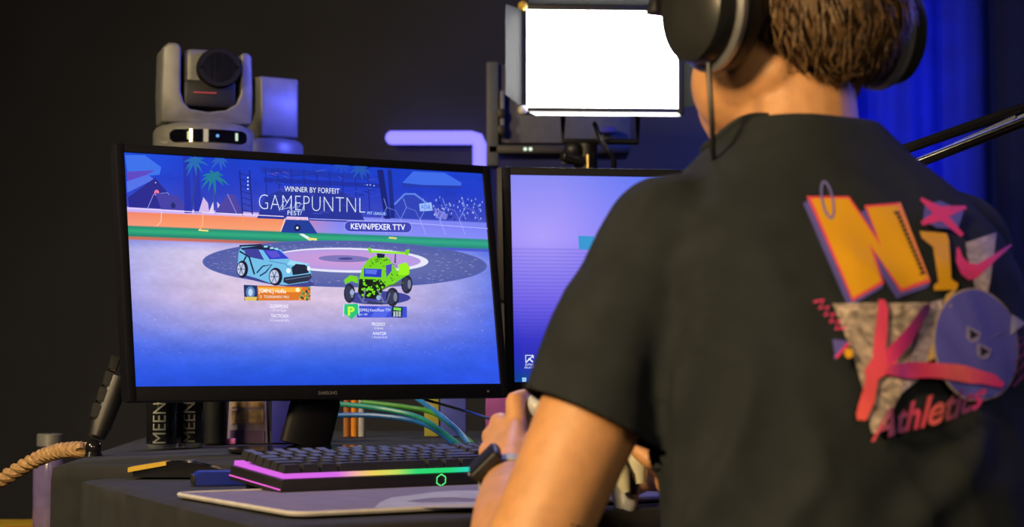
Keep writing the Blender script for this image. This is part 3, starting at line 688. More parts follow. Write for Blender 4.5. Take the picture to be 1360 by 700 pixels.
# orange capped bottles behind the cables
for k, (px, c, h, nm, lb) in enumerate(((459, (.45, .17, .05), .10, 'marker_pen', 'brown marker pen standing in the clutter behind the monitor stand'), (469, (.85, .30, .03), .115, 'marker_pen', 'bright orange marker pen standing in the clutter behind the monitor stand'), (479, (.5, .48, .5), .10, 'marker_pen', 'pale grey marker pen standing in the clutter behind the monitor stand'))):
    p = onz(px, 582, TZ2); t = thing(nm, lb, 'pen', (p.x, p.y+.03, TZ2+.001), group='pens behind the monitor stand'); m = mat('pen_colour', c, .4)
    bm = bmesh.new(); cyl(bm, (0, 0, 0), (0, 0, h*.7), .0065, seg=16, bev=.0008); new_obj('barrel', bm, m, t)
    bm = bmesh.new(); cyl(bm, (0, 0, h*.7), (0, 0, h), .0072, seg=16, bev=.001); new_obj('cap', bm, m, t)
# coloured cables, drooping to the rear table
def cable(name, label, pts, r, m, cat='cable', n=40, seg=8, group=None):
    pts = [Vector(p) for p in pts]; out = []
    for i in range(len(pts)-1):
        p0, p1, p2, p3 = pts[max(i-1, 0)], pts[i], pts[i+1], pts[min(i+2, len(pts)-1)]
        for k in range(n//(len(pts)-1)+1):
            t = k/(n//(len(pts)-1)+1)
            out.append(.5*((2*p1)+(p2-p0)*t+(2*p0-5*p1+4*p2-p3)*t*t+(3*p1-p0-3*p2+p3)*t**3))
    out.append(pts[-1]); bm = bmesh.new(); tube(bm, out, r, seg); return tag(new_obj(name, bm, m), label, cat, group)
cb = [((.02, .30, .22), [(440, 536, 3.25), (500, 542, 3.2), (560, 556, 3.15), (612, 592, 3.0)], 'teal green cable crossing highest behind the keyboard'),
      ((.06, .30, .03), [(480, 534, 3.3), (540, 541, 3.25), (580, 551, 3.2), (628, 590, 3.05)], 'olive green cable among the cables behind the keyboard'),
      ((.02, .16, .55), [(438, 552, 3.22), (500, 552, 3.2), (560, 562, 3.15), (604, 590, 3.02)], 'blue cable lowest in the cable fan behind the keyboard'),
      ((.03, .22, .50), [(552, 528, 3.3), (580, 548, 3.2), (606, 570, 3.1), (622, 590, 3.05)], 'steep light blue cable right of the other coloured cables')]
for c, ps, lb in cb: cable('cable', lb, [at(*q) for q in ps], .0042, mat('cable_colour', c, .4), group='coloured cables behind the keyboard')
cable('cable', 'thin black glossy cable sloping down to the player hand', [at(565, 531, 3.0), at(600, 541, 2.9), at(640, 553, 2.7), at(700, 572, 2.62), at(725, 584, 2.62)], .0022, M['gloss'])
# background bits below second monitor
for k, (px, py, w_, h_, c, lb) in enumerate(((600, 532, .05, .02, (.1, .12, .6), 'blue'), (575, 534, .03, .018, (.5, .45, .08), 'yellow'), (690, 530, .12, .035, (.45, .10, .45), 'magenta'), (640, 566, .13, .03, (.03, .04, .25), 'dark blue'))):
    if k == 3: continue
    z0 = TZ2+.001; p = at(px, py, 3.45); hh = p.z-z0+h_/2
    bm = bmesh.new(); box(bm, (0, 0, hh/2), (w_, .05, hh), bev=.002); o = new_obj('carton', bm, mat('carton_colour', c, .5)); o.location = (p.x, 3.47, z0)
    tag(o, lb+' carton standing at the back of the rear table', 'box', 'cartons on the rear table')

# ------------------------------------------------------------------ segmented black stand leg with foot
foot = onz(124, 606, TZ2); top = at(158, 503, 2.80); foot = Vector((foot.x, foot.y, TZ2))
t = thing('cable_spine', 'black segmented cable guide leaning against the left monitor edge', 'cable guide', foot)
fo = foot+Vector((0, 0, .016)); d = (top-fo); dn = d.normalized(); side = Vector((-1, -.35, 0)); side = (side-dn*side.dot(dn)).normalized()
bm = bmesh.new(); tube(bm, [fo+dn*.012, fo+dn*.03, top], [.012, .0155, .0165], 20); new_obj('core', bm, M['black'], t, world=True)
for k in range(4):
    a0 = .034+k*.0245; p = fo+dn*a0; q = p+dn*.022
    bm = bmesh.new(); y = dn.cross(side); vs = []
    for (pt, o1, o2) in ((p, .008, .019), (q, .008, .0225)):
        for (sgn, off) in ((-1, o1), (1, o1), (1, o2), (-1, o2)): vs.append(bm.verts.new(pt+side*off+y*sgn*.013))
    for f in ((0, 1, 2, 3), (7, 6, 5, 4), (0, 4, 5, 1), (1, 5, 6, 2), (2, 6, 7, 3), (3, 7, 4, 0)): bm.faces.new([vs[i] for i in f])
    bmesh.ops.bevel(bm, geom=bm.edges[:], offset=.0018, segments=2, affect='EDGES'); new_obj('segment', bm, M['black'], t, world=True)
bm = bmesh.new(); ball(bm, foot+Vector((0, 0, .012)), (.012, .012, .0118)); cyl(bm, foot+Vector((0, 0, .0003)), foot+Vector((0, 0, .008)), .013, .010); new_obj('foot', bm, M['gloss'], t, world=True)
bm = bmesh.new(); tube(bm, [top+dn*.01, top+dn*.045+Vector((.004, .01, 0)), top+dn*.09+Vector((.016, .03, 0))], .0035, 8); tube(bm, [top-side*.006, top+dn*.05+Vector((.012, .012, 0)), top+dn*.08+Vector((.03, .03, 0))], .003, 8); new_obj('cable_strand', bm, mat('teal_cable', (.03, .12, .13), .4), t, world=True)

# ------------------------------------------------------------------ rope, blurred bottle and tool box at far left
rp = [at(-60, 668, 3.0), at(-10, 644, 2.95), at(45, 612, 2.9), at(80, 599, 2.85), at(112, 597, 2.80)]
bm = bmesh.new(); sp = []
for i in range(len(rp)-1):
    for k in range(16):
        t_ = k/16; p0, p1, p2, p3 = rp[max(i-1, 0)], rp[i], rp[i+1], rp[min(i+2, len(rp)-1)]
        sp.append(.5*((2*p1)+(p2-p0)*t_+(2*p0-5*p1+4*p2-p3)*t_*t_+(3*p1-p0-3*p2+p3)*t_**3))
for s in range(3):
    q = []
    for i, p in enumerate(sp):
        dd = (sp[min(i+1, len(sp)-1)]-sp[max(i-1, 0)]).normalized(); x, y, _ = frame(dd); a = i*.75+s*2*PI/3; q.append(p+(x*math.cos(a)+y*math.sin(a))*.0060)
    tube(bm, q, .0064, 8)
tag(new_obj('rope', bm, M['rope']), 'twisted tan rope running from the table corner out to the left', 'rope')
tb = at(40, 708, 3.6); bz = tb.z
t = thing('tool_case', 'low black case with yellow lid rim at the bottom left', 'case', (tb.x-.02, 3.75, 0))
bm = bmesh.new(); box(bm, (0, 0, bz/2-.01), (.28, .34, bz-.02), bev=.01); new_obj('body', bm, M['black'], t)
bm = bmesh.new(); box(bm, (0, 0, bz-.006), (.285, .345, .010), bev=.004); new_obj('lid', bm, M['yellow'], t)['label'] = 'yellow lid rim'
bm = bmesh.new(); box(bm, (-.03, -.10, bz-.004), (.055, .15, .0105), bev=.002); new_obj('latch', bm, mat('orange_red_plastic', (.7, .12, .03), .4), t)['label'] = 'orange red latch'
t = thing('water_bottle', 'hazy water bottle tinted violet as if lit, silver cap, far left', 'bottle', (at(62, 690, 3.68).x, 3.70, bz+.0015))
hh = at(62, 577, 3.7).z-bz; r = .031
bm = bmesh.new(); lathe(bm, [(r*.9, 0), (r, .005), (r, hh*.68), (r*.8, hh*.78), (r*.55, hh*.84), (r*.55, hh*.86)], 28); new_obj('body', bm, mat('bottle_light_tint', (.22, .18, .42), .15, trans=.3), t)  # violet light on the clear bottle is put into its body colour
bm = bmesh.new(); lathe(bm, [(r*.62, hh*.86), (r*.8, hh*.87), (r*.8, hh*.99), (r*.74, hh)], 28); new_obj('cap', bm, M['silver'], t)

# ------------------------------------------------------------------ PTZ cameras on stands
def ptz(px, py, Y, label, yaw, sc_, lens_open=True):
    base = at(px, py, Y)
    t = thing('robotic_camera', label, 'camera', base, (0, 0, yaw), 'robotic cameras behind the monitor'); s = sc_
    def sv(*a): return tuple(x*s for x in a)
    n_obj = len(bpy.data.objects)
    bm = bmesh.new(); lathe(bm, [sv(.050, 0), sv(.062, .002), sv(.064, .010), sv(.064, .030), sv(.060, .036), sv(.052, .040)], 48, sx=1.05); 
    new_obj('base', bm, M['grey'], t)
    bm = bmesh.new(); lathe(bm, [sv(.052, -.010), sv(.052, .0)], 40); new_obj('mount_plate', bm, M['black'], t)
    # dark glass front strip
    bm = bmesh.new(); n = 24; A = []; B = []
    for k in range(n+1):
        a = -PI/2-.80+1.6*k/n; e = min(k, n-k); hh = .0085 if e > 1 else (.004 if e == 0 else .0075)
        A.append(bm.verts.new((s*.0682*math.cos(a)*1.05, s*.0652*math.sin(a), s*(.0205-hh)))); B.append(bm.verts.new((s*.0682*math.cos(a)*1.05, s*.0652*math.sin(a), s*(.0205+hh))))
    for k in range(n): bm.faces.new((A[k], A[k+1], B[k+1], B[k]))
    st = new_obj('sensor_strip', bm, M['lens'], t)
    for kx, cc in ((-.4, (.75, .75, .35)), (.13, (.15, .45, 1.0)), (.52, (.6, .8, .5))):
        bm = bmesh.new(); a = -PI/2+kx; box(bm, (0, 0, 0), (s*.0035, s*.001, s*(.010 if kx != .13 else .0035)), bev=.0002); bm.transform(Matrix.Translation((s*.0690*math.cos(a)*1.05, s*.0660*math.sin(a), s*.0205)) @ Matrix.Rotation(kx, 4, 'Z'))
        new_obj('indicator_light', bm, emis('indicator', cc, 1.0), t, smooth=False)
    # U shaped yoke: outline minus opening
    bm = bmesh.new(); oz = .040
    outer = [(-.060, oz), (.060, oz), (.0615, .085), (.060, .142), (.055, .147), (.046, .147)]
    inner = [(.044, .140), (.044, .085), (.038, .070), (.024, .060), (0, .056), (-.024, .060), (-.032, .070), (-.036, .085), (-.036, .150)]
    outer2 = [(-.040, .157), (-.052, .157), (-.060, .150), (-.0615, .085)]
    pts = outer+inner+outer2
    tr = tessellate_polygon([[Vector((x, z, 0)) for x, z in pts]])
    F = [bm.verts.new((x*s, -.044*s*(1-.25*(abs(x)/.06)**2), z*s)) for x, z in pts]; Bk = [bm.verts.new((x*s, .044*s*(1-.25*(abs(x)/.06)**2), z*s)) for x, z in pts]
    for q in tr: bm.faces.new([F[i] for i in q]); bm.faces.new([Bk[i] for i in q][::-1])
    for k in range(len(pts)): bm.faces.new((F[k], F[(k+1) % len(pts)], Bk[(k+1) % len(pts)], Bk[k]))
    bmesh.ops.recalc_face_normals(bm, faces=bm.faces); es = [e for e in bm.edges if len(e.link_faces) == 2 and e.calc_face_angle(0) > .8]
    bmesh.ops.bevel(bm, geom=es, offset=.004*s, segments=3, affect='EDGES', profile=.5)
    new_obj('yoke', bm, M['grey'], t, sharp=50)
    # head with lens
    bm = bmesh.new(); box(bm, sv(.004, .006, .118), sv(.070, .074, .066), bev=.012*s, seg=4); hd = new_obj('camera_head', bm, M['grey'], t)
    bm = bmesh.new(); box(bm, sv(.003, -.004, .084), sv(.07, .07, .04), bev=.006*s); new_obj('head_shroud', bm, M['black'], t)
    bm = bmesh.new(); c = Vector(sv(.014, 0, .120)); up = Vector((0, -1, .04)).normalized()
    tube(bm, [c-up*s*-.02, c+up*s*.044, c+up*s*.047, c+up*s*.047, c+up*s*.040], [s*.029, s*.0295, s*.028, s*.022, s*.018], 40); new_obj('lens_barrel', bm, M['lensblack'], t)
    bm = bmesh.new(); ball(bm, c+up*s*.0395, (s*.0165, s*.004, s*.0165)); new_obj('lens_glass', bm, M['lens'], t)
    bm = bmesh.new(); box(bm, sv(-.004, -.0405, .0845), sv(.030, .001, .0014)); new_obj('red_line', bm, emis('red_line', (.6, .05, .06), .8), t, smooth=False)['label'] = 'thin red line under the lens'
    vs, fs = text2d('PTZOptics'); bm = bmesh.new(); vv = []
    for u, v in vs:
        a = -PI/2-1.12+.22*u; vv.append(bm.verts.new((s*.0648*math.cos(a)*1.05, s*.0648*math.sin(a), s*(.010+.005*v))))
    for f in fs: bm.faces.new([vv[i] for i in f])
    new_obj('brand_lettering', bm, M['white'], t, smooth=False)
    for ch in t.children:
        for v in ch.data.vertices:
            if v.co.z > .040*s: v.co.z = .040*s+(v.co.z-.040*s)*.91
    # tripod pole carrying it
    st = thing('camera_stand', 'black pole stand holding up the '+('front' if lens_open else 'rear')+' robotic camera', 'stand', (base.x, base.y, 0))
    zt_ = base.z-.0105*s
    bm = bmesh.new(); cyl(bm, (base.x, base.y, .12), (base.x, base.y, zt_-.008), .014); new_obj('pole', bm, M['darkmetal'], st, world=True)
    bm = bmesh.new(); cyl(bm, (base.x, base.y, zt_-.010), (base.x, base.y, zt_), .045, seg=32); new_obj('top_plate', bm, M['black'], st, world=True)
    for k in range(3):
        a = k*2*PI/3+.5; bm = bmesh.new(); tube(bm, [(base.x, base.y, .30), (base.x+.12*math.cos(a), base.y+.12*math.sin(a), .012)], .011, 10); new_obj('leg', bm, M['darkmetal'], st, world=True)
    return t
ptz(270, 207, 3.93, 'front grey robotic camera with round black lens above the monitor', -.12+.42, 1.5)
ptz(350, 219, 4.3, 'rear robotic camera lit blue, half hidden behind the front camera', -1.0, 1.35, False)

# ------------------------------------------------------------------ blue neon tube on the wall
YN = 5.93
ptsn = [at(521, 183, YN), at(560, 183, YN), at(600, 183, YN), at(626, 183, YN), at(634, 185, YN), at(637, 192, YN), at(637, 215, YN), at(637, 330, YN)]
t = thing('neon_tube', 'glowing blue right angled light tube on the dark wall', 'light', ptsn[-1])
bm = bmesh.new(); tube(bm, ptsn, .021, 16); ball(bm, ptsn[0], .021); new_obj('glowing_tube', bm, emis('neon_blue', (.20, .17, 1.0), 1.9), t, world=True)
bm = bmesh.new()
for k in (1, 6):
    c = ptsn[k]; box(bm, c+Vector((0, .04, 0)), (.02, .08, .02), bev=.002)
new_obj('wall_clip', bm, M['black'], t, world=True)

# ------------------------------------------------------------------ LED light panel with barn doors
YL = 4.3; lc = at(800, 79, YL); S_ = YL/FPX
t = thing('studio_light', 'bright white studio light panel with open barn doors beside the head', 'studio light', lc, (0, 0, .06))
hw, hh = 101*S_, 65*S_
bm = bmesh.new(); box(bm, (0, .0, 0), (2*hw, .006, 2*hh)); new_obj('diffuser', bm, emis('panel_white', (1, 1, .96), 22.0), t, smooth=False)['label'] = 'glowing white diffuser'
bm = bmesh.new(); b = .014
for (x0, x1, z0, z1) in ((-hw-b, -hw, -hh-b, hh+b), (hw, hw+b, -hh-b, hh+b), (-hw, hw, hh, hh+b), (-hw, hw, -hh-b, -hh)): box(bm, ((x0+x1)/2, .012, (z0+z1)/2), (x1-x0, .04, z1-z0), bev=.003)
new_obj('frame', bm, M['black'], t)
bm = bmesh.new(); box(bm, (0, .036, 0), (2*hw, .03, 2*hh), bev=.006)
for k in range(14): box(bm, (-hw*.85+k*hw*.13, .056, 0), (.004, .014, hh*1.6))
new_obj('heat_sink', bm, M['black'], t)
def door(vs4, nm):
    bm = bmesh.new(); v = [bm.verts.new(p) for p in vs4]; bm.faces.new(v); bmesh.ops.solidify(bm, geom=bm.faces[:], thickness=.003); o = new_obj('barn_door', bm, M['silver'] if nm == 'b' else M['doorblack'], t, smooth=False); return o  # bottom door gets paler silver, painting in the bright line of panel light
door([(-hw-.012, -.01, -hh), (-hw-.012, -.01, hh), (-hw-.055, -.13, hh-.01), (-hw-.055, -.13, -hh+.01)], 'l')
door([(-hw, -.01, -hh-.010), (hw, -.01, -hh-.010), (hw-.01, -.13, -hh-.034), (-hw+.01, -.13, -hh-.034)], 'b')
door([(-hw, -.01, hh+.012), (hw, -.01, hh+.012), (hw-.01, -.12, hh+.07), (-hw+.01, -.12, hh+.07)], 't')
door([(hw+.012, -.01, -hh), (hw+.012, -.01, hh), (hw+.10, -.10, hh-.01), (hw+.10, -.10, -hh+.01)], 'r')
for x, z in ((-hw-.01, -hh-.008), (-hw-.01, hh+.008)):
    bm = bmesh.new(); ball(bm, (x, -.012, z), .011); new_obj('corner_knob', bm, M['yellow'] if z > 0 else M['cream'], t)
bm = bmesh.new(); zz = -hh-.02
tube(bm, [(-hw*.5, .04, zz+.02), (-hw*.5, .05, zz-.05), (hw*.5, .05, zz-.05), (hw*.5, .04, zz+.02)], .007, 8); new_obj('yoke_bracket', bm, M['black'], t)
pc = at(778, 200, YL+.05)
st = thing('light_stand', 'black knobbed stand post holding up the white light panel', 'stand', (pc.x, pc.y, 0))
ztop = lc.z-hh-.072
bm = bmesh.new(); cyl(bm, (pc.x, pc.y, .1), (pc.x, pc.y, ztop-.06), .014); new_obj('pole', bm, M['darkmetal'], st, world=True)
bm = bmesh.new(); cyl(bm, (pc.x, pc.y, ztop-.09), (pc.x, pc.y, ztop), .026, bev=.004); ball(bm, (pc.x-.03, pc.y-.03, ztop-.02), .02); new_obj('tilt_head', bm, M['black'], st, world=True)
for dz in (-.045, -.10):
    bm = bmesh.new(); cyl(bm, (pc.x-.01, pc.y-.03, ztop+dz), (pc.x-.055, pc.y-.05, ztop+dz+.01), .013, seg=8, bev=.002); new_obj('clamp_knob', bm, M['black'], st, world=True)
bm = bmesh.new(); cyl(bm, (pc.x+.004, pc.y-.027, ztop-.085), (pc.x+.004, pc.y-.027, ztop-.03), .005, seg=10); new_obj('brass_pin', bm, mat('brass', (.5, .36, .12), .3, 1), st, world=True)
for k in range(3):
    a = k*2*PI/3+.2; bm = bmesh.new(); tube(bm, [(pc.x, pc.y, .45), (pc.x+.4*math.cos(a), pc.y+.4*math.sin(a), .012)], .010, 10); new_obj('leg', bm, M['darkmetal'], st, world=True)
cable('cable', 'black cable looping below the light panel stand head', [at(790, 165, 4.33), at(800, 190, 4.2), at(815, 212, 4.2), at(812, 240, 4.25)], .006, M['black'])

# dark broadcast rig behind the panel
rc = at(738, 150, 5.0); k_ = 5.0/FPX
t = thing('equipment_rack', 'dark grey equipment unit with two tiny lights behind the light panel', 'equipment', (rc.x, 5.0, 0))
def rb(x0, y0, x1, y1, dY, dep, m, nm, bev=.004, lab=None):
    a = at(x0, y0, 5.0+dY); b_ = at(x1, y1, 5.0+dY); bm = bmesh.new()
    box(bm, ((a.x+b_.x)/2, 5.0+dY+dep/2, (a.z+b_.z)/2), (abs(b_.x-a.x), dep, abs(a.z-b_.z)), bev=bev); o = new_obj(nm, bm, m, t, world=True)
    if lab: o['label'] = lab
    return o
gm = mat('rack_grey', (.10, .11, .13), .5); gm2 = mat('rack_light_grey', (.2, .22, .25), .5)
rb(646, 82, 662, 220, 0, .10, gm, 'side_post'); rb(660, 86, 838, 190, .03, .14, gm, 'housing'); rb(648, 192, 836, 204, 0, .16, M['black'], 'shelf')
rb(664, 120, 670, 180, -.02, .05, gm2, 'grip_rail')
for x, y in ((661, 150), (661, 172)): rb(x, y-6, x+10, y+6, -.03, .03, M['black'], 'button_block')
for x in (697.5, 704.5):
    bm = bmesh.new(); ball(bm, at(x, 198, 4.995), .0045); new_obj('status_light', bm, emis('status', (.75, .9, .7), 1.3), t, world=True)
rb(746, 206, 770, 209, -.02, .04, gm2, 'vent_slat'); rb(746, 214, 770, 217, -.02, .04, gm2, 'vent_slat')
rb(660, 222, 830, 400, 0, .3, M['black'], 'cabinet'); rb(660, 402, 830, 1000, 0, .3, M['black'], 'cabinet_base')
rb(795, 168, 818, 176, -.02, .03, mat('violet_label', (.05, .05, .3), .5), 'label_plate')

# ------------------------------------------------------------------ microphone boom arm at the right
t = thing('microphone_arm', 'black sprung microphone boom arm reaching in from the right', 'microphone arm', (at(1500, 100, 2.35).x, 2.35, TZ2))
A0, A1 = at(1185, 204, 2.36), at(1420, 122, 2.24); A2 = at(1560, 70, 2.17)
bm = bmesh.new(); tube(bm, [A0, A1, A2], [(.0065, .0065)]*3, 8); new_obj('upper_bar', bm, M['gloss'], t, world=True)
B0, B1 = at(1205, 222, 2.34), at(1420, 138, 2.22); B2 = at(1560, 84, 2.15)
bm = bmesh.new(); tube(bm, [B0, B1, B2], [.0065]*3, 12); new_obj('lower_bar', bm, M['gloss'], t, world=True)
S0, S1 = at(1237, 210, 2.33), at(1352, 158, 2.26); dd = (S1-S0); x, y, _ = frame(dd); q = []; turns = 46; n = turns*8
for i in range(n+1):
    a = 2*PI*i/8; q.append(S0+dd*(i/n)+(x*math.cos(a)+y*math.sin(a))*.0052)
bm = bmesh.new(); tube(bm, q, .0011, 5); new_obj('spring', bm, M['metal'], t, world=True)['label'] = 'bright coiled steel spring'
bm = bmesh.new(); tube(bm, [S0, S0-dd.normalized()*.012], .003, 8); ball(bm, S0-dd.normalized()*.012, .005); tube(bm, [S1, S1+dd.normalized()*.05], .003, 8); new_obj('spring_hook', bm, M['metal'], t, world=True)
bm = bmesh.new(); p = (A2+B2)/2; box(bm, p, (.05, .03, .05), bev=.005); tube(bm, [p, (p.x, p.y, TZ2+.10), (p.x+.0, p.y+.55, TZ2+.02)], .010, 12); new_obj('clamp_post', bm, M['black'], t, world=True)
bm = bmesh.new(); box(bm, (p.x, p.y+.55, TZ2+.02), (.06, .06, .036), bev=.004); new_obj('clamp', bm, M['black'], t, world=True)
bm = bmesh.new(); ball(bm, A0, .011); tube(bm, [A0, B0], .006, 8); new_obj('elbow_joint', bm, M['black'], t, world=True)

# ================================================================== the player
PSI = .56; RT = Vector((math.cos(PSI), math.sin(PSI), 0)); FW = Vector((-math.sin(PSI), math.cos(PSI), 0)); UP = Vector((0, 0, 1))
hip = Vector((.30, 1.64, .56))
person = thing('person', 'person in black printed t-shirt seen from behind, leaning to the screens', 'person', (hip.x, hip.y, 0))
rotP = Matrix.Rotation(PSI, 3, 'Z')
SL = at(884, 325, 1.665); SR = at(1264, 342, 1.86)
EL = at(698, 750, 1.60); WL = at(677, 642, 1.865)
ER = Vector((.445, 2.0, .80)); WR = at(900, 634, 2.05)
HC = at(1056, 18, 1.76)          # head centre
NK0 = at(1062, 200, 1.745); NK1 = at(1052, 70, 1.775)
secs = [(.50, .300, 1.635, .165, .120), (.60, .295, 1.64, .160, .118), (.70, .290, 1.645, .160, .116), (.80, .288, 1.66, .168, .118), (.90, .285, 1.69, .178, .118), (.98, .282, 1.715, .186, .112), (1.02, .278, 1.73, .172, .102), (1.055, .272, 1.74, .140, .088), (1.09, .264, 1.745, .092, .072), (1.118, .259, 1.748, .064, .062)]
def torso(bm, grow=0, seg=40):
    rings = []
    for z, cx, cy, a, b in secs:
        r = []
        for k in range(seg):
            t = 2*PI*k/seg; c, s = math.cos(t), math.sin(t); e = .82
            x = (a+grow)*math.copysign(abs(c)**e, c); y = (b+grow)*math.copysign(abs(s)**e, s)
            r.append(bm.verts.new(Vector((cx, cy, z))+RT*x+FW*y))
        rings.append(r)
    for A, B in zip(rings, rings[1:]):
        for k in range(seg): bm.faces.new((A[k], A[(k+1) % seg], B[(k+1) % seg], B[k]))
    bm.faces.new(rings[0][::-1]); bm.faces.new(rings[-1])
# ---- body: head, neck, arms, hands, one surface
bm = bmesh.new()
torso(bm, -.022)
capsules(bm, [NK0-Vector((0, 0, .03)), NK0, NK1, NK1+Vector((-.01, .02, .03))], [.060, .0555, .0535, .05], 20)
capsules(bm, [SL+RT*.09+UP*.01, SL, SL.lerp(EL, .3), SL.lerp(EL, .75), EL], [.05, .050, .0475, .042, .040], 40)
capsules(bm, [EL, EL.lerp(WL, .25), EL.lerp(WL, .6), EL.lerp(WL, .88), WL], [.040, .045, .038, .029, .0265], 40)
capsules(bm, [SR-RT*.09+UP*.01, SR, SR.lerp(ER, .4), ER], [.05, .050, .045, .040], 18)
capsules(bm, [ER, ER.lerp(WR, .3), ER.lerp(WR, .7), WR], [.040, .041, .031, .026], 18)
hy = .60; hp = -.10
HM = Matrix.Translation(HC) @ Matrix.Rotation(hy, 4, 'Z') @ Matrix.Rotation(hp, 4, 'X') @ Matrix.Scale(1.07, 4)   # local x right, y forward, z up
def hb(c, r, seg=24):
    t = bmesh.new(); bmesh.ops.create_uvsphere(t, u_segments=seg, v_segments=seg*2//3, radius=1); t.transform(HM @ Matrix.Translation(Vector(c)) @ Matrix.Diagonal((*r, 1))); join(bm, t)
hb((0, -.008, .045), (.076, .095, .085)); hb((0, .035, .010), (.066, .066, .085)); hb((0, .045, -.045), (.054, .052, .062)); hb((0, .078, -.088), (.030, .028, .026)); hb((-.030, .035, -.070), (.024, .042, .026)); hb((.030, .035, -.070), (.024, .042, .026))
hb((-.040, .015, -.055), (.024, .045, .03)); hb((.040, .015, -.055), (.024, .045, .03)); hb((0, .098, .035), (.05, .014, .012))
hb((0, .112, -.010), (.013, .020, .014)); hb((0, .106, .012), (.009, .014, .026)); hb((0, .098, -.045), (.024, .014, .006)); hb((0, .096, -.056), (.021, .014, .007))
hb((0, .064, -.062), (.045, .050, .050)); hb((-.018, .05, -.05), (.044, .05, .05)); hb((.018, .05, -.05), (.044, .05, .05)); hb((-.078, -.005, .0), (.008, .018, .032)); hb((.078, -.005, .0), (.008, .018, .032)); hb((-.036, .085, .0), (.022, .018, .014)); hb((.036, .085, .0), (.022, .018, .014))
# left hand
def hand(bm, wrist, mcps, fingers, thumb, pr_=.0155):
    mc = [Vector(m) for m in mcps]
    for m in mc: capsules(bm, [wrist, wrist.lerp(m, .5), m], [.020, .0165, .0105], 12)
    for a, b in zip(mc, mc[1:]): capsules(bm, [a, b], [.0105, .0105], 10); capsules(bm, [a.lerp(wrist, .4), b.lerp(wrist, .4)], [.014, .014], 10)
    for m, f in zip(mc, fingers):
        pts = [m]+[Vector(q) for q in f]; capsules(bm, pts, [.0112, .0108, .0094, .0080], 12)
    capsules(bm, [wrist]+[Vector(q) for q in thumb], [.016, .0145, .0108, .0088], 12)
hand(bm, WL, [at(686, 566, 1.955), at(672, 574, 1.962), at(664, 586, 1.96), at(657, 601, 1.95)],
     [[at(685, 533, 1.975), at(697, 528, 1.995), at(708, 534, 2.008)], [at(663, 561, 1.995), at(677, 560, 2.02), at(697, 566, 2.024)], [at(652, 580, 1.992), at(665, 583, 2.015), at(685, 588, 2.018)], [at(648, 600, 1.975), at(660, 604, 1.995), at(676, 608, 2.0)]],
     [at(700, 604, 1.91), at(718, 586, 1.93), at(732, 570, 1.955)])
hand(bm, WR, [at(872, 592, 2.09), at(868, 608, 2.10), at(868, 624, 2.10), at(870, 640, 2.09)],
     [[at(852, 580, 2.115), at(838, 582, 2.125), at(824, 590, 2.125)], [at(848, 600, 2.12), at(832, 606, 2.125), at(820, 614, 2.12)], [at(852, 622, 2.12), at(838, 630, 2.125), at(826, 636, 2.12)], [at(856, 640, 2.11), at(844, 648, 2.11), at(834, 650, 2.105)]],
     [at(880, 618, 2.03), at(864, 610, 2.015), at(848, 600, 2.02)])
body = voxelize(bm, .0032, 6, .5)
new_obj('body', body, M['skin'], person, world=True, sharp=180)
for sx in (-1, 1):
    bm = bmesh.new(); t = bmesh.new(); bmesh.ops.create_uvsphere(t, u_segments=16, v_segments=12, radius=.0115); t.transform(HM @ Matrix.Translation((sx*.032, .094, .012))); join(bm, t)
    new_obj('eye', bm, M['white'], person, world=True)
# ---- T-shirt
bm = bmesh.new(); torso(bm, .004)
shm = SL.lerp(EL, .66)
capsules(bm, [SL+RT*.11+UP*.030-FW*.0, SL+UP*.004, SL.lerp(EL, .22), SL.lerp(EL, .45), SL.lerp(EL, .72)], [.046, .056, .0610, .0620, .060], 30)
srm = SR.lerp(ER, .8)
capsules(bm, [SR-RT*.11+UP*.028, SR+UP*.004, SR.lerp(ER, .4), srm], [.048, .060, .060, .060], 24)
capsules(bm, [SL+RT*.08+UP*.018, NK0+Vector((-.015, 0, -.022))], [.042, .056], 20); capsules(bm, [SR-RT*.08+UP*.022, NK0+Vector((.015, .01, -.022))], [.042, .056], 20)
# shoulder blades
pass
sh = voxelize(bm, .0052, 7, .5)
# folds
for v in sh.verts: pass
sh.normal_update(); arm = (EL-SL).normalized()
for v in sh.verts:
    p = v.co; loc = p-Vector((.285, 1.69, 0)); xr = loc.dot(RT); yf = loc.dot(FW)
    darm = (p-SL)-(arm*(p-SL).dot(arm)); onarm = 1 if (darm.length < .075 and (p-SL).dot(arm) > .04) else 0
    amp = .0042 if onarm else .0062*max(.25, min(1, (1.08-p.z)/.25))
    q = Vector((xr*9+p.z*3, yf*9, p.z*4.0)); n1 = noise.noise(q)+.5*noise.noise(q*2.1+Vector((3, 1, 2)))
    rid = 1-abs(noise.noise(Vector((xr*16+p.z*7, yf*12, p.z*3)))*2)
    v.co += v.normal*(amp*n1 + amp*.6*(rid-.6))
# drag folds from the armpit to the waist
AP = SL+RT*.055-UP*.10
for v in sh.verts:
    p = v.co
    for dd_, w_ in ((Vector((.35, .0, -1)), .0085), (Vector((.9, .2, -.75)), .006), (Vector((-.02, 0, -1)), .006)):
        dn_ = dd_.normalized(); r_ = p-AP; tt = r_.dot(dn_)
        if 0 < tt < .34:
            ds = (r_-dn_*tt); ds.y *= .15; ds = ds.length; v.co += v.normal*(w_*math.exp(-(ds/.012)**2)*math.sin(PI*tt/.34)-w_*.6*math.exp(-((ds-.026)/.014)**2)*math.sin(PI*tt/.34))
FOLDS = [(at(893, 440, 1.6), at(898, 720, 1.6), .006, .009), (at(990, 500, 1.58), at(915, 720, 1.6), .008, .012), (at(1075, 600, 1.58), at(1000, 740, 1.58), .006, .013),
         (at(930, 360, 1.6), at(905, 560, 1.6), .005, .012), (at(1300, 560, 1.62), at(1180, 720, 1.6), .006, .014), (at(800, 300, 1.6), at(770, 470, 1.6), .003, .012), (at(960, 250, 1.65), at(890, 330, 1.62), .003, .012)]
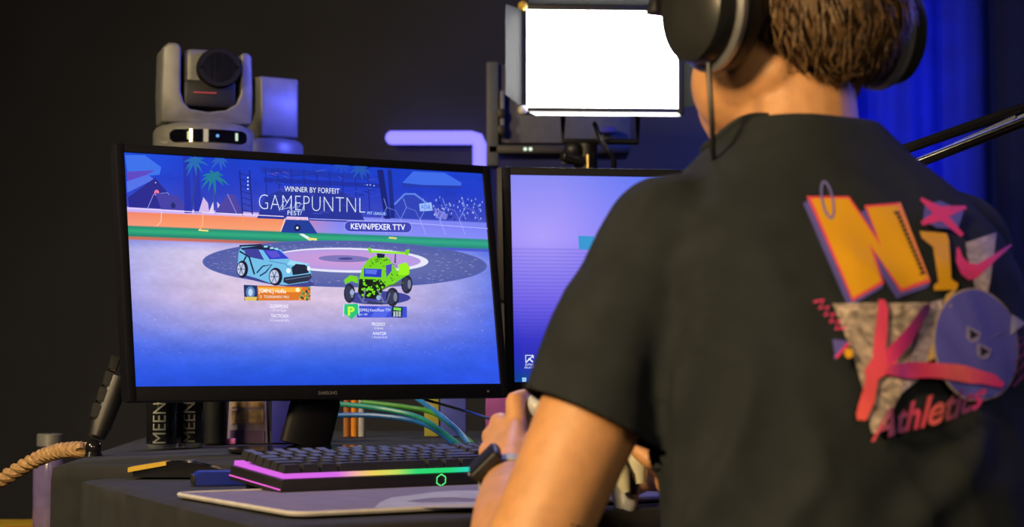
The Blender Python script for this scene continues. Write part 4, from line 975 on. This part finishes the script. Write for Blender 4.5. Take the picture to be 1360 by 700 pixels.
for v in sh.verts:
    p = v.co
    if (p-Vector((.285, 1.69, p.z))).dot(FW) > .03: continue
    for a_, b_, am, wd_ in FOLDS:
        dx, dz = b_.x-a_.x, b_.z-a_.z; L2 = dx*dx+dz*dz; tt = ((p.x-a_.x)*dx+(p.z-a_.z)*dz)/L2
        if -.15 < tt < 1.15:
            ds = ((p.x-a_.x)*dz-(p.z-a_.z)*dx)/math.sqrt(L2)+.006*math.sin(tt*5); e_ = max(0, min(1, (tt+.15)/.35, (1.15-tt)/.3))
            v.co += v.normal*am*e_*(math.exp(-(ds/wd_)**2)-.7*math.exp(-((ds-2*wd_)/(1.3*wd_))**2))
def cut(bmx, co, no, rad, axis=None):
    """open the surface beyond a plane, only near co"""
    def near(f):
        r = f.calc_center_median()-co
        return r.length < rad and (axis is None or (r-axis*r.dot(axis)).length < .073)
    fs = [f for f in bmx.faces if near(f)]; g = set(fs)
    for f in fs: g.update(f.verts); g.update(f.edges)
    bmesh.ops.bisect_plane(bmx, geom=list(g), plane_co=co, plane_no=no, clear_outer=False)
    kill = [f for f in bmx.faces if near(f) and (f.calc_center_median()-co).dot(no) > 0]
    bmesh.ops.delete(bmx, geom=kill, context='FACES')
hn = (arm + Vector((-.0, 0, -.12)) ).normalized()
cut(sh, at(776, 551, 1.62), Vector((-.42, -.12, -.90)).normalized(), .10, arm)
cut(sh, srm, (ER-SR).normalized(), .09)
nc = at(1060, 186, 1.745); cut(sh, nc+Vector((0, 0, -.002)), (NK1-NK0+Vector((-.03, .05, 0))).normalized(), .085)
cut(sh, Vector((.295, 1.64, .56)), Vector((0, 0, -1)), .4)
neck_pts = [v.co.copy() for v in sh.verts if v.is_boundary and (v.co-nc).length < .12 and v.co.z > 1.0]
sh.normal_update()
bmesh.ops.recalc_face_normals(sh, faces=sh.faces)
bmesh.ops.solidify(sh, geom=sh.faces[:], thickness=.0022)
bvh = BVHTree.FromBMesh(sh)
shirt = new_obj('t_shirt', sh, M['shirt'], person, world=True, sharp=180); shirt['label'] = 'black cotton t-shirt with bright print on the back'
# ribbed collar along the cut
x, y, _ = frame(NK1-NK0); ring = []; cc = sum(neck_pts, Vector())/len(neck_pts)
neck_pts.sort(key=lambda p: math.atan2((p-cc).dot(y), (p-cc).dot(x))); n_ = len(neck_pts)
for k in range(0, n_, 2): ring.append(sum((neck_pts[(k+j) % n_] for j in range(-3, 4)), Vector())/7)
bm = bmesh.new(); tube(bm, ring+ring[:2], .0042, 8, caps=False)
new_obj('collar', bm, M['shirt'], shirt, world=True)
# ---- back print, laid on the cloth
def onshirt(px, py, lay):
    o = Vector((0, 0, CZ)); d = ray(px, py).normalized(); h = bvh.ray_cast(o+d*.8, d)
    if h[0] is None: return at(px, py, 1.7)
    n = h[1] if h[1].dot(d) < 0 else -h[1]
    return h[0]+n*(.0008+lay)
def sub(pts, step=7):
    out = []
    for i, p in enumerate(pts):
        q = pts[(i+1) % len(pts)]; n = max(1, int(math.hypot(q[0]-p[0], q[1]-p[1])/step))
        out += [(p[0]+(q[0]-p[0])*k/n, p[1]+(q[1]-p[1])*k/n) for k in range(n)]
    return out
class ShirtPaint(Painter):
    """polygons cut to a fine grid so they follow the folds"""
    def poly(s, pts, colr, grid=6):
        t = bmesh.new(); vs = [t.verts.new((x, y, 0)) for x, y in pts]
        for tri in tessellate_polygon([[Vector((x, y, 0)) for x, y in pts]]):
            try: t.faces.new([vs[i] for i in tri])
            except ValueError: pass
        x0, x1 = min(p[0] for p in pts), max(p[0] for p in pts); y0, y1 = min(p[1] for p in pts), max(p[1] for p in pts)
        g = x0+grid
        while g < x1: bmesh.ops.bisect_plane(t, geom=t.verts[:]+t.edges[:]+t.faces[:], plane_co=(g, 0, 0), plane_no=(1, 0, 0)); g += grid
        g = y0+grid
        while g < y1: bmesh.ops.bisect_plane(t, geom=t.verts[:]+t.edges[:]+t.faces[:], plane_co=(0, g, 0), plane_no=(0, 1, 0)); g += grid
        t.verts.index_update(); P_ = [(v.co.x, v.co.y) for v in t.verts]
        F_ = [[v.index for v in f.verts] for f in t.faces]
        s._add(P_, F_, [colr(x, y) if callable(colr) else colr for x, y in P_]); t.free()
    def ell(s, cx, cy, rx, ry, col, n=40, tilt=0, **k):
        s.poly([(cx+rx*math.cos(2*PI*i/n)*math.cos(tilt)-ry*math.sin(2*PI*i/n)*math.sin(tilt), cy+rx*math.cos(2*PI*i/n)*math.sin(tilt)+ry*math.sin(2*PI*i/n)*math.cos(tilt)) for i in range(n)], col)
    def text(s, t, x0, y0, x1, y1, col, dy=0, shear=0, offset=0, spacing=1):
        vs, fs = text2d(t, shear, offset, spacing); s._add([(x0+(x1-x0)*u, y1+(y0-y1)*v+dy*u) for u, v in vs], fs, [col(x0+(x1-x0)*u, 0) if callable(col) else col for u, v in vs])
pm = diff_attr('shirt_ink', .75)
SPN = [0]
def SP():
    p = ShirtPaint(onshirt, .00012); p.n = SPN[0]; SPN[0] += 12; return p
YE = rgb(236, 172, 20); PK = rgb(238, 60, 130); CR = rgb(240, 84, 96); PU = rgb(96, 88, 176); LV = rgb(92, 92, 200); TX = rgb(206, 184, 184); BK = rgb(20, 20, 24); MG = rgb(226, 40, 140)
def ramp_l(x, st):
    c = ramp(x, st); return s2l(c)
s = SP()
Nout = [(1071, 262), (1127, 262), (1164, 316), (1147, 274), (1195, 270), (1235, 375), (1195, 389), (1160, 335), (1173, 377), (1131, 401)]
s.poly([(x-5, y+8) for x, y in Nout][::1], PU); s.poly([(x-1, y+5) for x, y in Nout], PU); s.poly(Nout, CR)
s.poly([(1077, 265), (1126, 265), (1170, 330), (1151, 277), (1190, 274), (1230, 371), (1196, 384), (1153, 324), (1169, 374), (1132, 396)], YE)
s.poly([(1190, 273), (1195, 271), (1234, 373), (1229, 372)], rgb(244, 150, 90))
s.hold = False; s.n += 1; s.hold = True
for k in range(15):
    x = 1187+k*2.4; y = 283+k*5.6; s.poly([(x, y), (x+6, y-1), (x+7, y+3), (x+2, y+4)], BK)
s.line([(1187, 282), (1222, 366)], 3, BK); s.hold = False
rg = [(1091+7*math.cos(a)-.0, 267+24*math.sin(a)) for a in [2*PI*k/24 for k in range(25)]]; rg = [(1098+(x-1091)*math.cos(-.35)-(y-267)*math.sin(-.35)*.6, 267+(x-1091)*math.sin(-.35)+(y-267)) for x, y in rg]
s.line(rg, 3, rgb(120, 116, 190)); o = s.build('printed_capital_letter', pm, shirt); o['label'] = 'large yellow capital N with pink and purple edges'
s = SP(); s.poly([(1219, 309), (1255, 312), (1258, 322), (1261, 372), (1270, 378), (1268, 386), (1238, 387), (1238, 380), (1244, 376), (1237, 330), (1222, 318)], YE)
s.build('printed_small_letter', pm, shirt)['label'] = 'yellow slab letter i'
s = SP(); s.poly([(1225, 276), (1245, 270), (1276, 285), (1268, 308), (1240, 306), (1222, 296)], PU)
s.poly([(1220, 266), (1246, 278), (1278, 277), (1280, 281), (1256, 291), (1276, 314), (1272, 318), (1246, 297), (1221, 303), (1219, 298), (1236, 287), (1219, 270)], PK)
s.build('printed_star', pm, shirt)['label'] = 'pink scribbled star over a purple shape'
s = SP(); s.poly([(1277, 327), (1317, 313), (1314, 345), (1304, 402), (1300, 418), (1291, 410), (1285, 362), (1279, 345)], lambda x, y: rgb(*[int(c*(.82+.3*noise.noise(Vector((x*.4, y*.9, 0))))) for c in (214, 196, 204)]))
s.poly([(1265, 334), (1268, 333), (1273, 346), (1282, 354), (1293, 355), (1310, 345), (1336, 328), (1336, 331), (1310, 356), (1290, 373), (1280, 375), (1270, 367), (1264, 352)], PK)
s.build('printed_tick', pm, shirt)['label'] = 'pink tick mark over a pale triangle'
s = SP(); s.poly([(1102, 407), (1228, 406), (1210, 440), (1190, 525), (1163, 577), (1153, 576), (1140, 520), (1128, 475)], lambda x, y: rgb(*[int(c*(.78+.5*noise.noise(Vector((x*.55, y*.7, 0))))) for c in (218, 196, 178)]))
s.poly([(1228, 406), (1246, 400), (1230, 470), (1215, 505), (1190, 525), (1205, 470)], lambda x, y: rgb(*[int(c*(.78+.5*noise.noise(Vector((x*.55, y*.7, 0))))) for c in (200, 182, 200)]))
s.build('printed_triangle', pm, shirt)['label'] = 'pale speckled triangle behind the letter K'
s = SP(); s.poly([(1248, 396), (1262, 386), (1240, 430), (1232, 480), (1222, 485), (1236, 440)], rgb(222, 180, 100)); s.ell(1286, 462, 56, 75, rgb(180, 160, 150), 40, tilt=-.12); s.ell(1287, 462, 54, 73, LV, 40, tilt=-.12)
for (tx, ty) in ((0, 0), (13, 22)):
    s.poly([(1274+tx, 437+ty), (1293+tx, 446+ty), (1289+tx, 457+ty), (1281+tx, 459+ty), (1274+tx, 452+ty)], rgb(150, 140, 190)); s.poly([(1278+tx, 441+ty), (1290+tx, 449+ty), (1279+tx, 455+ty)], BK)
s.line([(1283, 466), (1320, 444)], 1.6, rgb(120, 110, 200)); s.poly([(1332, 422), (1350, 433), (1331, 449)], rgb(170, 166, 206))
s.build('printed_small_letter', pm, shirt)['label'] = 'blue round letter e with triangular eyes'
s = SP(); s.poly([(1238, 400), (1296, 300), (1296, 300)], BK) if False else None
kc = lambda x, y: ramp_l(y, [(400, (238, 70, 120)), (470, (240, 76, 110)), (560, (246, 96, 90))])
s.poly([(1158, 404), (1166, 404), (1171, 416), (1168, 470), (1184, 474), (1182, 492), (1158, 508), (1152, 540), (1144, 560), (1132, 560), (1131, 552), (1142, 505), (1140, 496), (1152, 480)], kc)
s.poly([(1168, 470), (1190, 448), (1216, 412), (1224, 408), (1226, 416), (1200, 462), (1184, 482), (1170, 488)], lambda x, y: ramp_l(x, [(1170, (230, 60, 120)), (1195, (170, 30, 120)), (1222, (70, 30, 90))]))
s.poly([(1172, 488), (1200, 486), (1262, 488), (1308, 500), (1321, 512), (1318, 518), (1290, 513), (1240, 507), (1195, 506), (1165, 500)], lambda x, y: ramp_l(x, [(1165, (238, 70, 110)), (1190, (150, 40, 130)), (1215, (230, 60, 110)), (1262, (246, 110, 120)), (1315, (236, 60, 150))]))
s.build('printed_brush_letter', pm, shirt)['label'] = 'pink brushed letter K'
s = SP(); s.text('Athletics', 1148, 552, 1296, 590, lambda x, y: ramp_l(x, [(1148, (240, 90, 100)), (1180, (90, 50, 110)), (1210, (236, 70, 110)), (1236, (250, 120, 110)), (1262, (120, 60, 130)), (1296, (220, 50, 130))]), -44, shear=.35, offset=.02)
zz = lambda x0, y0, n, dx, dy, a: [(x0+k*dx+(a if k % 2 else -a), y0+k*dy-(5 if k % 2 else -3)) for k in range(n)]
s.line(zz(1079, 405, 10, 3.6, 4.6, 5), 3, PK); s.line(zz(1345, 450, 9, -1, 8, 7), 2.4, rgb(130, 40, 120))
s.build('printed_script', pm, shirt)['label'] = 'pink slanted script lettering with scribbles'
s = SP(); s.poly([(1098, 459), (1117, 461), (1102, 484)], PU); s.ell(1118, 477, 5.5, 6.5, YE, 14); s.line([(1103, 482), (1118, 464)], 3, PK); s.build('printed_shapes', pm, shirt)['label'] = 'small purple triangle and yellow dot'
# ---- trousers
bm = bmesh.new(); hz = .54
for sgn in (-1, 1):
    h0 = Vector((hip.x, hip.y, hz))+RT*sgn*.085-FW*.02; kn = h0+FW*.33+RT*sgn*.03+UP*.0; an = kn-UP*.42-FW*.10; an.z = .09
    capsules(bm, [h0, h0.lerp(kn, .5), kn], [.095, .078, .062], 16); capsules(bm, [kn, kn.lerp(an, .4), an], [.06, .056, .045], 16)
ball(bm, Vector((hip.x, hip.y, hz+.03)), (.15, .11, .10), rot=rotP); tr_ = voxelize(bm, .010, 3); new_obj('trousers', tr_, M['jeans'], person, world=True, sharp=180)
for sgn in (-1, 1):
    an = Vector((hip.x, hip.y, 0))+RT*sgn*.115+FW*.21; bm = bmesh.new(); ball(bm, an+FW*.05+UP*.035, (.045, .125, .034), rot=rotP); ball(bm, an+UP*.06, (.042, .05, .05), rot=rotP); tt_ = voxelize(bm, .007, 2); new_obj('shoe', tt_, M['black'], person, world=True, sharp=180)
# stool below the frame
t = thing('stool', 'plain black round stool carrying the seated player', 'stool', (hip.x-.0, hip.y-.0, 0))
bm = bmesh.new(); lathe(bm, [(.16, .39), (.18, .40), (.18, .435), (.16, .445)], 36); new_obj('seat', bm, M['black'], t)
for k in range(4):
    a = k*PI/2+PI/4+.56; bm = bmesh.new(); tube(bm, [(.09*math.cos(a), .09*math.sin(a), .392), (.17*math.cos(a), .17*math.sin(a), .004)], .012, 10); new_obj('leg', bm, M['darkmetal'], t)
# ---- hair
bm = bmesh.new()
def hb2(c, r, seg=28):
    t = bmesh.new(); bmesh.ops.create_uvsphere(t, u_segments=seg, v_segments=seg*2//3, radius=1); t.transform(HM @ Matrix.Translation(Vector(c)) @ Matrix.Diagonal((*r, 1))); join(bm, t)
hb2((0, -.015, .056), (.084, .101, .090)); hb2((0, -.048, .000), (.066, .060, .062)); hb2((0, -.054, -.030), (.052, .040, .034)); hb2((-.02, .078, .096), (.052, .052, .030))
hb2((-.035, .098, .088), (.040, .040, .020)); hb2((-.045, .125, .074), (.026, .026, .014))
hr = voxelize(bm, .005, 4)
hr.normal_update(); HI = HM.inverted()
for v in hr.verts:
    l = HI @ v.co; v.co += v.normal*.0030*(noise.noise(Vector((l.x*70, l.y*30, l.z*14)))+.5*noise.noise(Vector((l.x*150, l.y*80, l.z*30))))
hbv = BVHTree.FromBMesh(hr); rd = random.Random(11)
down = (HM.to_3x3() @ Vector((0, .12, -1))).normalized(); cen = HM @ Vector((0, -.01, .04))
fl = [f for f in hr.faces]
for k in range(2600):
    f = rd.choice(fl); p = f.calc_center_median(); n = f.normal.copy(); tg = (down+Vector((rd.uniform(-.35, .35), rd.uniform(-.35, .35), rd.uniform(-.2, .2)))); tg = (tg-n*tg.dot(n))
    if tg.length < .05: continue
    tg.normalize(); L = rd.uniform(.018, .042); sd = n.cross(tg).normalized()*rd.uniform(.0009, .0022)
    a = p-n*.001; b = p+tg*L*.5+n*.0050; c = p+tg*L+n*rd.uniform(.001, .009)
    vs = [hr.verts.new(q) for q in (a-sd, a+sd, b+sd*.8, b-sd*.8, c, b+n*.0012)]
    hr.faces.new((vs[0], vs[1], vs[2], vs[3])); hr.faces.new((vs[3], vs[2], vs[4])); hr.faces.new((vs[0], vs[3], vs[5])); hr.faces.new((vs[1], vs[5], vs[2]))

ho = new_obj('hair', hr, M['hair'], person, world=True, sharp=180); ho['label'] = 'short tousled brown hair'

# ================================================================== headset
hs = thing('headset', 'black gaming headset with silver ring cups on the player head', 'headset', HC)
def hsobj(nm, bm, m): bm.transform(HM); return new_obj(nm, bm, m, hs, world=True)
for sx in (-1, 1):
    tl_ = Matrix.Translation((sx*.074, -.002, -.006)) @ Matrix.Rotation(.08, 4, 'X')
    def L_(prof, m, nm, par=hs, sq=(.86, 1.12)):
        bm = bmesh.new(); lathe(bm, prof, 40, sx=sq[0], sy=sq[1]); bm.transform(Matrix.Rotation(sx*PI/2, 4, 'Y') @ Matrix.Identity(4)); 
        bm.transform(tl_) ; bm.transform(HM); return new_obj(nm, bm, m, par, world=True)
    # lathe axis z turned to x; squash axes: sx -> vertical after turning, sy -> forward
    L_([(.028, -.004), (.040, -.003), (.045, .004), (.045, .014), (.040, .018)], M['black'], 'ear_cushion', sq=(1.12, .92))
    L_([(.043, .018), (.047, .019), (.0475, .024), (.044, .027)], M['silver'], 'silver_ring', sq=(1.12, .92))
    L_([(.042, .026), (.043, .030), (.041, .044), (.030, .050), (.010, .051)], mat('cup_black', (.022, .024, .024), .3), 'ear_cup', sq=(1.12, .92))
    bm = bmesh.new(); tube(bm, [(sx*.118, -.004, .02), (sx*.112, -.004, .06), (sx*.100, -.003, .10)], [(.014, .004)]*3, 12, up=(0, 1, 0)); hsobj('yoke_arm', bm, M['darkmetal'])
bm = bmesh.new(); pts = []
for k in range(25):
    a = PI*k/24; pts.append((.104*math.cos(a), -.003, .085+.078*math.sin(a)))
tube(bm, pts, [(.016, .006)]*25, 12, up=(0, 1, 0)); hsobj('headband', bm, M['black'])
bm = bmesh.new(); box(bm, (-.112, .046, .006), (.020, .016, .014), bev=.003, taper=(.6, .6)); hsobj('side_button', bm, M['black'])
bm = bmesh.new(); a_ = at(941, 84, 1.665); tube(bm, [a_, at(943, 120, 1.66), at(946, 165, 1.66), at(947, 200, 1.67), at(950, 240, 1.70)], .0024, 8); new_obj('headset_cord', bm, M['black'], hs, world=True)
pb = emis('violet_glow', rgb(170, 110, 240), 1.1)
for (x, y) in ((1184, 93), (1212, 26)):
    bm = bmesh.new(); box(bm, at(x, y, 1.82), (.011, .010, .006), rot=Matrix.Rotation(-.2, 3, 'Y'), bev=.002); new_obj('glowing_accent', bm, pb, hs, world=True)['label'] = 'small violet glowing accent'

# ================================================================== wrist watch
fa = (WL-EL).normalized(); wc = WL-fa*.014
out = (at(644, 610, 1.86)-wc); out = (out-fa*out.dot(fa)).normalized(); sd = fa.cross(out).normalized()
t = thing('wrist_watch', 'black square watch with pale band on the left wrist', 'watch', wc)
bm = bmesh.new(); seg = 36; A = []
for r_, h_ in ((.0290, -.011), (.0302, -.010), (.0302, .010), (.0290, .011)):
    A.append([bm.verts.new(wc+out*(r_*math.cos(2*PI*k/seg))+sd*(r_*math.sin(2*PI*k/seg))+fa*h_) for k in range(seg)])
for i in range(4):
    for k in range(seg): bm.faces.new((A[i][k], A[i][(k+1) % seg], A[(i+1) % 4][(k+1) % seg], A[(i+1) % 4][k]))
new_obj('band', bm, M['strap'], t, world=True)
rw = Matrix((sd, fa, out)).transposed()
bm = bmesh.new(); box(bm, wc+out*.0335, (.036, .040, .0105), rot=rw, bev=.004, seg=3); new_obj('case', bm, M['black'], t, world=True)
bm = bmesh.new(); box(bm, wc+out*.0392, (.030, .034, .0015), rot=rw, bev=.0005); new_obj('watch_glass', bm, M['lensblack'], t, world=True)
bm = bmesh.new(); cyl(bm, wc+out*.034-sd*.0175+fa*.008, wc+out*.034-sd*.0205+fa*.008, .0035, seg=14); new_obj('crown', bm, M['darkmetal'], t, world=True)

# ================================================================== game controller
g0 = at(716, 548, 2.0); g1 = at(836, 612, 2.065); gx = (g1-g0).normalized(); gc = (g0+g1)/2; gw = (g1-g0).length
dirg = Vector((.0, -.55, -.80)); gy = (dirg-gx*dirg.dot(gx)).normalized(); gn = gx.cross(gy); gn = gn if gn.y < 0 else -gn
t = thing('game_controller', 'white game controller with black trim held in both hands', 'controller', gc)
def G_(a, b, c): return gc+gx*a+gy*b+gn*c
bm = bmesh.new(); rg_ = Matrix((gx, gy, gn)).transposed()
if rg_.determinant() < 0: rg_ = Matrix((gx, gy, -gn)).transposed()
ball(bm, G_(0, -.004, 0), (gw*.42, .030, .017), rot=rg_); ball(bm, at(716, 541, 1.985), (.017, .02, .015))
for sx in (-1, 1): capsules(bm, [G_(sx*gw*.36, -.006, 0), G_(sx*gw*.47, .018, -.004), G_(sx*gw*.52, .052, -.008)], [.022, .019, .0125], 16)
gb = voxelize(bm, .0035, 4); new_obj('shell', gb, M['white'], t, world=True, sharp=180)
for nm, pts, rr_, m_, lb in (('cream_grip', [(819, 606, 2.02), (824, 628, 2.02), (831, 654, 2.02)], [(.006, .006), (.0085, .010), (.004, .005)], 'cream', 'cream coloured handle'),
    ('black_grip', [(828, 588, 2.035), (838, 612, 2.035), (843, 636, 2.035), (842, 656, 2.03)], [(.004, .004), (.006, .006), (.006, .006), (.003, .004)], 'black', 'black curved grip trim'),
    ('cream_grip', [(838, 586, 2.035), (846, 612, 2.030), (850, 642, 2.03)], [(.005, .006), (.007, .010), (.003, .005)], 'cream', 'cream coloured handle')):
    bm = bmesh.new(); tube(bm, [at(*q) for q in pts], rr_, 14); new_obj(nm, bm, M[m_], t, world=True)['label'] = lb
for sx in (-1, 1):
    bm = bmesh.new(); cyl(bm, G_(sx*gw*.2, .008, .012), G_(sx*gw*.2, .008, .026), .005, seg=14); cyl(bm, G_(sx*gw*.2, .008, .024), G_(sx*gw*.2, .008, .030), .010, seg=20, bev=.0015); new_obj('thumb_stick', bm, M['black'], t, world=True)
    bm = bmesh.new(); box(bm, G_(sx*gw*.34, -.030, -.002), (.034, .008, .014), rot=rg_, bev=.002); new_obj('shoulder_button', bm, M['silver'], t, world=True)
for a, b in ((-.40, -.012), (-.40, .0), (-.34, -.006), (-.46, -.006), (.34, -.014), (.34, .0), (.28, -.007), (.40, -.007)):
    bm = bmesh.new(); cyl(bm, G_(gw*a, b, .014), G_(gw*a, b, .0225), .0036, seg=14, bev=.0006); new_obj('face_button', bm, M['silver'], t, world=True)
